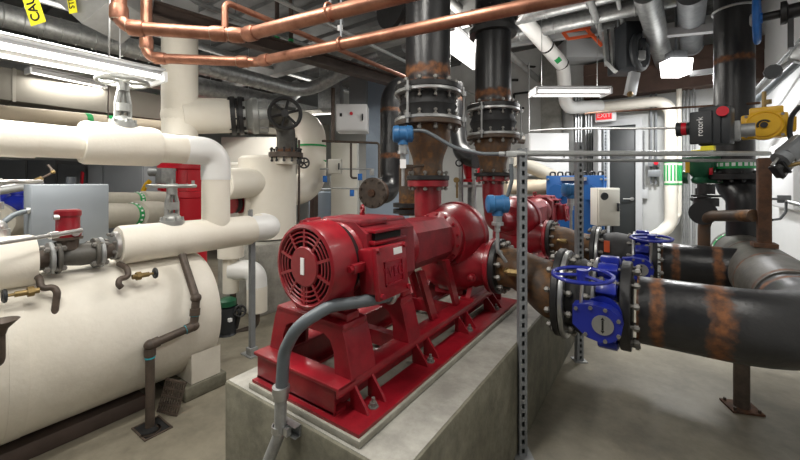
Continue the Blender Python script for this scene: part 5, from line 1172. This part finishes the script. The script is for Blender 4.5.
# silver spiral duct from left to back, elbow up
DXX = -4.2
p0, p1, p2 = onx(-12, 18, DXX), onx(300, 86, DXX), None
z = (p0.z+onx(300, 88, DXX).z)/2
t = thing('spiral_duct', 'long silver spiral duct running back over the left side and curling up', 'duct', (DXX, 1.5, z))
y1 = onx(305, 90, DXX).y
b = MB(); b.tube([(DXX, -.8, z), (DXX, y1, z), (DXX+.9, y1+.55, z+.55)], .095, .5, 28); b.build(t, 'duct_tube', 'galv')
L = y1+.3
for i in range(34): y = -.7+i*(L/34); b = MB(); b.torus((DXX, y, z), EY, .096, .005, 28, 6); b.build(t, 'duct_rib', 'galv')
t = thing('spiral_duct', 'second silver duct alongside, further left and higher', 'duct', (DXX-.6, 1.5, z+.1))
b = MB(); b.tube([(DXX-.75, -.8, z-.05), (DXX-.75, y1+.1, z-.05), (DXX-.75, y1+.5, z+.3)], .13, .5, 28); b.build(t, 'duct_tube', 'galv')
# brown steel beam
bz = 2.98; ga, gb_ = onz(241, 37, bz), onz(392, 81, bz); gd = (gb_-ga).normalized(); g0, g1 = ga-gd*3, gb_+gd*1.2
b = MB(); b.bar(g0-EZ*.06, g1-EZ*.06, .14, .016); b.bar(g0+EZ*.07, g1+EZ*.07, .14, .016); b.bar(g0, g1, .016, .13)
b.single('steel_beam', 'beam_steel', 'dark brown steel beam running back beneath the ceiling, left of the risers', 'beam')
MB().bx((-6.5, 3.6, 3.2), (XR-.02, 3.75, 3.45)).single('steel_beam', 'deck_grey', 'pale grey cross beam under the ceiling above the pumps', 'beam')
# flat ducts overhead
def duct(a, c, lab, m='galv', n=4, axis=0):
    a, c = V(a), V(c); t = thing('air_duct', lab, 'duct', ((a.x+c.x)/2, (a.y+c.y)/2, min(a.z, c.z))); b = MB(); b.bx(a, c, bev=.01); b.build(t, 'duct_body', m)
    lo = V([min(a[i], c[i]) for i in range(3)]); hi = V([max(a[i], c[i]) for i in range(3)])
    for i in range(n):
        b = MB(); l2, h2 = lo-V((.012,)*3), hi+V((.012,)*3); s = lo[axis]+(hi[axis]-lo[axis])*(i+.5)/n; l2[axis] = s-.012; h2[axis] = s+.012; b.bx(l2, h2); b.build(t, 'joint_flange', m)
duct((-2.7, 2.4, 3.5), (-1.8, 3.5, 3.85), 'broad flat grey duct under the ceiling behind the copper pipes', 'deck_grey', 4, 1)
# tapered grey hood high on the left
c = at(83, 2, 3.1)
t = thing('duct_hood', 'grey tapered sheet metal hood at the top left with a yellow strip', 'duct', c)
b = MB(); b.prism([(-.26, .25), (-.30, .05), (-.02, -.20), (.26, .03), (.30, .25)], at(84, 0, 2.75), RIGHT*.88, EZ*.88, FWD*.4); b.build(t, 'sheet_metal', 'deck_grey')
# yellow caution tape strips
def tape(u0, v0, u1, v1, d, w, s, lab, sz):
    p, q = at(u0, v0, d), at(u1, v1, d); dr = (p-q).normalized(); n = V((RIGHT.x, RIGHT.y, 0)); n = (n-dr*n.dot(dr)).normalized()
    t = thing('caution_tape', lab, 'tape', q)
    f = n.cross(dr); b = MB(); b.box((p+q)/2, (w, (p-q).length, .003), Matrix((n, dr, f)).transposed()); tp = b.build(t, 'strip', 'yellow_tape')
    text(t, tp, s, q+dr*sz[1]+f*.003, dr, -n, sz[0], 'text_black')
tape(20, -34, 38.5, 24, 1.9, .08, 'CAUTION', 'yellow caution tape strip hanging at the top left', (.066, .165))
tape(68, -20, 73.5, 13, 2.7, .06, 'STEPS', 'short yellow strip with black letters on the grey hood', (.055, .10))

# right overhead: round silver ducts, trays, heater, lamp
for (y, z_, r, x0, x1, lab) in ((4.7, 3.60, .10, -3.2, .9, 'upper round silver duct crossing at the top right'), (5.15, 3.56, .10, -3.2, .5, 'lower round silver duct crossing beneath the upper one at the top right')):
    t = thing('round_duct', lab, 'duct', (0, y, z_)); b = MB(); b.cyl((x0, y, z_), (x1, y, z_), r, seg=28); b.build(t, 'duct_tube', 'galv')
    for k in range(8): b = MB(); b.torus((x0+.3+k*.45, y, z_), EX, r+.002, .008, 28, 6); b.build(t, 'duct_rib', 'zinc_dull')
p, q = at(646, -8, 3.6), at(664, 62, 5.4)
t = thing('round_duct', 'silver duct running back past the fan heater towards the floodlight', 'duct', p); b = MB(); b.cyl(p, q, .115, seg=24); b.build(t, 'duct_tube', 'galv')
p, q = at(692, -8, 3.7), at(691, 46, 5.2)
t = thing('round_duct', 'dark round duct left of the thick right-hand riser', 'duct', p); b = MB(); b.cyl(p, q, .13, seg=24); b.build(t, 'duct_tube', 'strut'); b = MB(); b.torus(q, q-p, .13, .015); b.build(t, 'end_ring', 'strut')
for (u0, v0, u1, v1, d0, d1, w, lab, m) in ((638, 36, 726, 27, 4.6, 4.2, .09, 'pale flat tray running across left of the thick right-hand riser', 'frame_grey'), (690, 74, 728, 69, 4.6, 4.4, .06, 'narrow pale tray end below the upper tray near the right riser', 'frame_grey'), (507, 44, 600, 31, 5.6, 5.3, .09, 'pale long tray below the round silver ducts', 'frame_grey'), (520, 40, 600, 27, 5.9, 5.6, .05, 'thin pale tray above the long tray below the silver ducts', 'frame_grey')):
    t = thing('cable_tray', lab, 'cable tray', at(u0, v0, d0)); b = MB(); b.bar(at(u0, v0, d0), at(u1, v1, d1), w, w); b.build(t, 'tray', m)
t = thing('sprinkler_hanger', 'orange-red painted ladder bracket below the silver ducts', 'bracket', at(575, 34, 5.2)); b = MB()
for (u0, v0, u1, v1) in ((563, 32, 590, 28), (568, 39, 594, 35), (563, 32, 568, 39), (586, 28, 592, 36), (592, 35, 602, 46)): b.bar(at(u0, v0, 5.2), at(u1, v1, 5.2), .035, .035)
b.build(t, 'bracket', 'orange_paint')
# silver frame and fan heater
c = at(632, 50, 4.7)
t = thing('unit_heater', 'dark box fan heater hanging right of the silver frame', 'fan heater', c)
b = MB(); b.box(at(626, 50, 4.75), (.26, .42, .58), CF, .015); b.build(t, 'casing', 'black_plastic')
b = MB(); k_ = at(640, 52, 4.6); d = (RIGHT*.6-FWD*.8); b.torus(k_, d, .20, .045, 32, 10); b.build(t, 'fan_ring', 'black_plastic')
b = MB(); b.cyl(k_-d*.05, k_+d*.05, .06); 
x_, y_, d_ = basis(d)
for i in range(4):
    a = i*PI/2+.4; e = x_*math.cos(a)+y_*math.sin(a); b.bar(k_+e*.04, k_+e*.18, .10, .012, d_+e.cross(d_)*.6)
b.build(t, 'fan_blade', 'black_iron')
b = MB(); b.box(at(640, 56, 4.5), (.10, .10, .12), CF, .02); b.build(t, 'fan_motor', 'zinc_dull')
for u in (618, 640): b = MB(); b.cyl(at(u, 28, 4.75), V((at(u, 28, 4.75).x, at(u, 28, 4.75).y, ZC-.06)), .012, seg=8); b.build(t, 'hanger_rod', 'strut')
b = MB(); q = at(631, 88, 4.6); b.box(at(632, 84, 4.65), (.12, .08, .30), CF @ Matrix.Rotation(.2, 3, 'Y'), .01); b.build(t, 'bracket', 'frame_grey')
b = MB(); b.ball(at(630, 94, 4.5), .035); b.build(t, 'valve', 'brass')
t = thing('hanging_frame', 'open silver square frame hanging left of the fan heater', 'frame', at(608, 48, 4.8)); b = MB()
for u in (604, 611): 
    for (v0, v1) in ((26, 66),): b.bar(at(u, v0, 4.8), at(u+ (3 if v1>60 else 0), v1, 4.8), .045, .045, RIGHT)
b.bar(at(602, 28, 4.8), at(614, 26, 4.8), .045, .045); b.bar(at(606, 62, 4.8), at(616, 72, 4.7), .045, .045); b.build(t, 'rails', 'zinc')
# floodlight
c = at(676, 67, 4.6)
t = thing('floodlight', 'glowing white square floodlight hanging at upper right', 'light', c)
b = MB(); b.box(c+EZ*.14, (.18, .16, .10), CF, .01); b.build(t, 'housing', 'strut')
b = MB(); b.prism([(-.115, -.11), (.115, -.11), (.14, .08), (-.14, .08)], c-FWD*.10, RIGHT, EZ, FWD*.2); b.build(t, 'lens', 'lamp_glow', 'glowing white lens')
b = MB(); b.cyl(c+EZ*.19, V((c.x, c.y, ZC-.06)), .014, seg=8); b.build(t, 'stem', 'strut')
t = thing('wall_pipe', 'pale vertical pipe below the floodlight', 'pipe', at(676, 100, 6.2)); q = at(676, 80, 6.5); b = MB(); b.cyl((q.x, q.y, q.z-.75), (q.x, q.y, q.z+.1), .07, seg=16); b.build(t, 'pipe', 'frame_grey')
# diagonal white drain pipe with green label
t = thing('insulated_pipe', 'white pipe slanting down from top centre right then turning to vertical, green label', 'pipe', at(567, 100, 5.6))
P = [at(517, 12, 4.6), at(563, 66, 5.6), at(566, 108, 5.75), at(600, 106, 5.9)]
b = MB(); b.tube(P, .098, .16, 22); b.build(t, 'pipe_lagging', 'white_pvc')
d = (P[1]-P[0]).normalized(); L = (P[1]-P[0]).length
for s in (.58, .95): b = MB(); b.lathe(P[0]+d*L*s, d, [(0, .098), (0, .103), (.03, .103), (.03, .098)], 22, False); b.build(t, 'black_strap', 'text_black')
b = MB(); b.lathe(P[0]+d*L*.74, d, [(0, .098), (0, .101), (.2, .101), (.2, .098)], 22, False); b.build(t, 'label_band', 'label_white', 'white label')
e = (-(P[0]-CAM)); e = (e-d*e.dot(d)).normalized(); b = MB(); b.box(P[0]+d*(L*.74+.07)+e*.099, (.10, .02, .08), Matrix((d, e, d.cross(e))).transposed()); b.build(t, 'green_label', 'green_band', 'green label')
# black conduits on the block wall
thin([(512, 60, 6.7), (520, 66, 6.7), (537, 67, 6.7), (538, 84, 6.7)], .02, 'text_black', 'black conduit stepping across the block wall, top one', bend=.01)
thin([(514, 118, 6.7), (514, 94, 6.7), (530, 92, 6.7)], .02, 'text_black', 'black conduit stepping across the block wall, lower one', bend=.01)
thin([(512, 80, 6.7), (518, 80, 6.7)], .025, 'text_black', 'short black conduit stub on the block wall', bend=0)
thin([(514, 107, 6.7), (524, 108, 6.7)], .02, 'text_black', 'short black branch low on the block wall', bend=0)
thin([(529, 62, 5.5), (529, 132, 5.5)], .010, 'zinc', 'thin silver hanger rod in front of the block wall', bend=0)
thin([(110, -6, 2.2), (108, 118, 3.8)], .006, 'zinc', 'thin silver threaded rod in front of the left strip light', bend=0)
b = MB(); b.box(at(580, 52, 6.0), (.62, .4, .30), CF, .01); t = b.single('air_plenum', 'frame_grey', 'pale grey air box below the silver ducts, right of the slanting white pipe', 'duct')
# clutter among the ceiling: random small hangers and conduits running back (real runs)
for i, (x, z_, r, m, lab) in enumerate(((-5.0, 3.3, .03, 'zinc_dull', 'thin ceiling pipe over the far left'), (-5.4, 3.45, .05, 'deck_grey', 'grey ceiling pipe over the far left, beside the thin one'), (-3.7, 3.25, .025, 'zinc_dull', 'thin ceiling pipe just left of the brown beam'), (-2.75, 3.1, .02, 'conduit_zinc', 'thin ceiling conduit right of the brown beam'), (-1.75, 3.35, .05, 'deck_grey', 'grey ceiling pipe left of the risers'), (-.6, 3.5, .04, 'zinc_dull', 'ceiling pipe right of the risers'), (-.35, 3.55, .025, 'conduit_zinc', 'thin ceiling conduit right of the risers'), (.35, 3.6, .03, 'zinc_dull', 'ceiling pipe left of the thick right-hand riser'))):
    t = thing('overhead_pipe', lab, 'pipe', (x, 1.0, z_)); b = MB(); b.tube([(x, -.5, z_), (x, YB-.05, z_)], r, 0, 12); b.build(t, 'tube', m)
    for y in (2.2, 4.6): b = MB(); b.cyl((x, y, z_), (x, y, ZC), .006, seg=6); b.build(t, 'hanger_rod', 'strut')
for (a, bb) in (((-7.5, 3.9), 'dark cable tray across the ceiling at the left'),):
    t = thing('cable_tray', bb, 'cable tray', (-5.6, 3, 3.35)); b = MB(); b.bx((-6.6, -1, 3.05), (-6.2, 6, 3.1)); b.bx((-6.62, -1, 3.05), (-6.6, 6, 3.16)); b.bx((-6.2, -1, 3.05), (-6.18, 6, 3.16)); b.build(t, 'tray', 'zinc_dull')

# marked small pipes between the copper runs, black flanged valve behind the first riser, tagged hanger
for i, (u, v, lab) in enumerate(((277, 43, 'small dropper pipe with green arrow band below the upper copper pipe'), (291, 46, 'small dropper pipe with green arrow band, the right-hand one below the upper copper pipe'))):
    c = at(u, v, 4.4); t = thing('small_pipe', lab, 'pipe', c)
    b = MB(); b.cyl((c.x, c.y, c.z-.09), (c.x, c.y, ZC-.06), .026, seg=12); b.build(t, 'tube', 'beam_steel')
    for k in range(3): b = MB(); b.cyl((c.x, c.y, c.z-.07+k*.06), (c.x, c.y, c.z-.04+k*.06), .031, seg=12); b.build(t, 'arrow_band', 'green_band', 'green band')
c = at(392, 4, 3.0)
t = thing('flanged_valve', 'black flanged pipe end high up, left of the nearest riser', 'valve', c)
b = MB(); d = (RIGHT*.8+FWD*.6).normalized(); b.lathe(c-d*.02, d, [(0, .12), (0, .20), (.04, .20), (.05, .13), (.12, .12), (.3, .12)], 32); b.build(t, 'body', 'black_iron')
b2 = MB(); b2.cyl(c+d*.2, V(((c+d*.2).x, (c+d*.2).y, ZC-.06)), .11, seg=28); b2.build(t, 'pipe', 'black_steel')
c = at(340, 18, 2.6); t = thing('pipe_hanger', 'black bent hanger bracket with white tag between the copper pipes', 'hanger', c)
b = MB(); b.tube([V((c.x, c.y, ZC-.06)), c+EZ*.12, c-EZ*.02+RIGHT*.01], .014, .03, 8); b.box(c-EZ*.0, (.05, .03, .10), CF, .006); b.build(t, 'bracket', 'black_iron')
b = MB(); b.box(c-EZ*.07, (.035, .01, .04), CF); b.build(t, 'tag', 'label_white', 'white tag')
# ============================================================ fluorescent strip lights (the room's lamps and added fill lamps)
def strip(p, q, lab, w=.15, tubes=2, power=40, lens=False, hang=True, lit=True, facing=None):
    p, q = V(p), V(q); d = (q-p).normalized(); L = (q-p).length; s = d.cross(EZ).normalized()
    t = thing('strip_light', lab, 'light', (p+q)/2)
    f = V(facing) if facing else EZ
    n = d.cross(s)
    if n.z < 0: n = -n
    R = Matrix((s, d, n)).transposed()
    b = MB(); b.box((p+q)/2+n*.02, (w*.62, L, .05), R, .004); b.box((p+q)/2+n*.05, (w*1.05, L, .012), R); b.build(t, 'housing', 'lamp_housing')
    for k in range(tubes):
        o = s*(w*.42*(1 if k else -1)) if tubes > 1 else V((0, 0, 0))
        b = MB(); b.cyl(p+d*.03+o-n*.005, q-d*.03+o-n*.005, .0185, seg=14); b.build(t, 'tube', 'tube_glow', 'glowing tube')
    if lens: b = MB(); b.box((p+q)/2-n*.012, (w*1.1, L*.99, .03), R, .008); b.build(t, 'diffuser', 'tube_glow', 'glowing white diffuser')
    b = MB(); b.box(p, (w*1.05, .02, .07), R); b.build(t, 'end_cap', 'white_cabinet'); b = MB(); b.box(q, (w*1.05, .02, .07), R); b.build(t, 'end_cap', 'white_cabinet')
    if hang:
        for k in (.12, .88): c = p+(q-p)*k; b = MB(); b.cyl(c+n*.05, V((c.x, c.y, ZC-.06)), .004, seg=6); b.build(t, 'hanger_wire', 'zinc')
    if power:
        l = bpy.data.lights.new('strip_lamp', 'AREA'); l.shape = 'RECTANGLE'; l.size = w; l.size_y = L*.95; l.energy = power*L; l.color = (1, .965, .90)
        o = bpy.data.objects.new('strip_lamp', l); COL.objects.link(o); o.location = (p+q)/2-n*.035
        o.rotation_euler = Matrix((s, d, s.cross(d))).transposed().to_euler() if s.cross(d).z > 0 else Matrix((-s, d, (-s).cross(d))).transposed().to_euler()
    if power:
        l = bpy.data.lights.new('strip_uplight', 'AREA'); l.shape = 'RECTANGLE'; l.size = w; l.size_y = L*.95; l.energy = power*L*UPL; l.color = (1, .965, .90)
        o2 = bpy.data.objects.new('strip_uplight', l); COL.objects.link(o2); o2.location = (p+q)/2+n*.065
        o2.rotation_euler = (Matrix((s, d, s.cross(d))).transposed() if s.cross(d).z < 0 else Matrix((-s, d, (-s).cross(d))).transposed()).to_euler()
    return t
xs = -2.98
za_ = onx(160, 76, xs).z
strip((xs, onx(158, 76, xs).y, za_-.03), (xs, -.75, za_-.06), 'bright twin-tube strip light at the upper left above the cream pipe', .25, 2, PW*1.1)
p, q = at(28, 71, 4.3), at(104, 83, 5.0); strip(p, V((q.x, q.y, p.z)), 'second strip light further back, just under the bright left one', .14, 1, PW*.7)
p, q = at(204, 95, 5.6), at(254, 103, 6.2); strip(p, V((q.x, q.y, p.z)), 'strip light behind the white column branch', .16, 2, PW)
p, q = at(448, 40, 3.6), at(480, 64, 4.8); strip(at(440, 30, 3.7), at(484, 66, 5.0), 'bright strip light seen between the two black risers', .30, 1, PW*1.3, lens=True)
p, q = at(533, 93, 4.5), at(606, 89, 4.5); strip(p, V((q.x, q.y, p.z)), 'strip light hanging in front of the slanting white pipe', .24, 2, PW)
p, q = at(292, 115, 6.8), at(333, 108, 6.6); strip(p, V((q.x, q.y, p.z)), 'strip light low at the back behind the white bend', .14, 1, PW*1.8)
# fill lamps added overhead for their light, built like the strips above
strip((-.9, -.2, 3.05), (-.9, 1.3, 3.05), 'added fill strip light overhead above the near end of the plinth', .16, 2, PW*1.0)
strip((.75, .6, 3.1), (.75, 2.2, 3.1), 'added fill strip light overhead above the right-hand bend', .16, 2, PW*.45)
strip((-4.9, .6, 3.0), (-4.9, 2.2, 3.0), 'added fill strip light overhead at the far left', .16, 2, PW*1.2)
strip((-1.9, -.6, 3.05), (-1.9, .9, 3.05), 'added fill strip light overhead between the tank and the plinth', .16, 2, PW*1.1)
l = bpy.data.lights.new('flood_lamp', 'AREA'); l.size = .3; l.energy = PW*2.5; o = bpy.data.objects.new('flood_lamp', l); c = at(676, 67, 4.6); o.location = c-EZ*.17; COL.objects.link(o)
GROUPS = {'strip_light': 'fluorescent strip lights', 'expansion_joint': 'rubber expansion joints on the pump lines', 'butterfly_valve': 'blue butterfly valves on the suction lines', 'pump': 'red pump sets on the plinth', 'slotted_strut': 'slotted strut uprights', 'pressure_transmitter': 'blue pressure transmitters', 'discharge_riser': 'black discharge risers', 'discharge_reducer': 'rusty discharge reducers', 'suction_reducer': 'rusty suction reducers', 'copper_pipe': 'copper pipes overhead', 'drain_tap': 'brass drain taps on the tank', 'overhead_pipe': 'pipes under the ceiling', 'caution_tape': 'yellow caution tape strips', 'round_duct': 'round ducts at the top right', 'spiral_duct': 'spiral ducts at the top left', 'electrical_cabinet': 'cabinets along the back', 'warning_tag': 'tags on the green valve', 'wall_conduit': 'conduits on the walls'}
for o in list(COL.objects):
    k = o.name.split('.')[0]
    if o.parent is None and k in GROUPS and 'label' in o and 'group' not in o and 'circulator' not in o['label']: o['group'] = GROUPS[k]
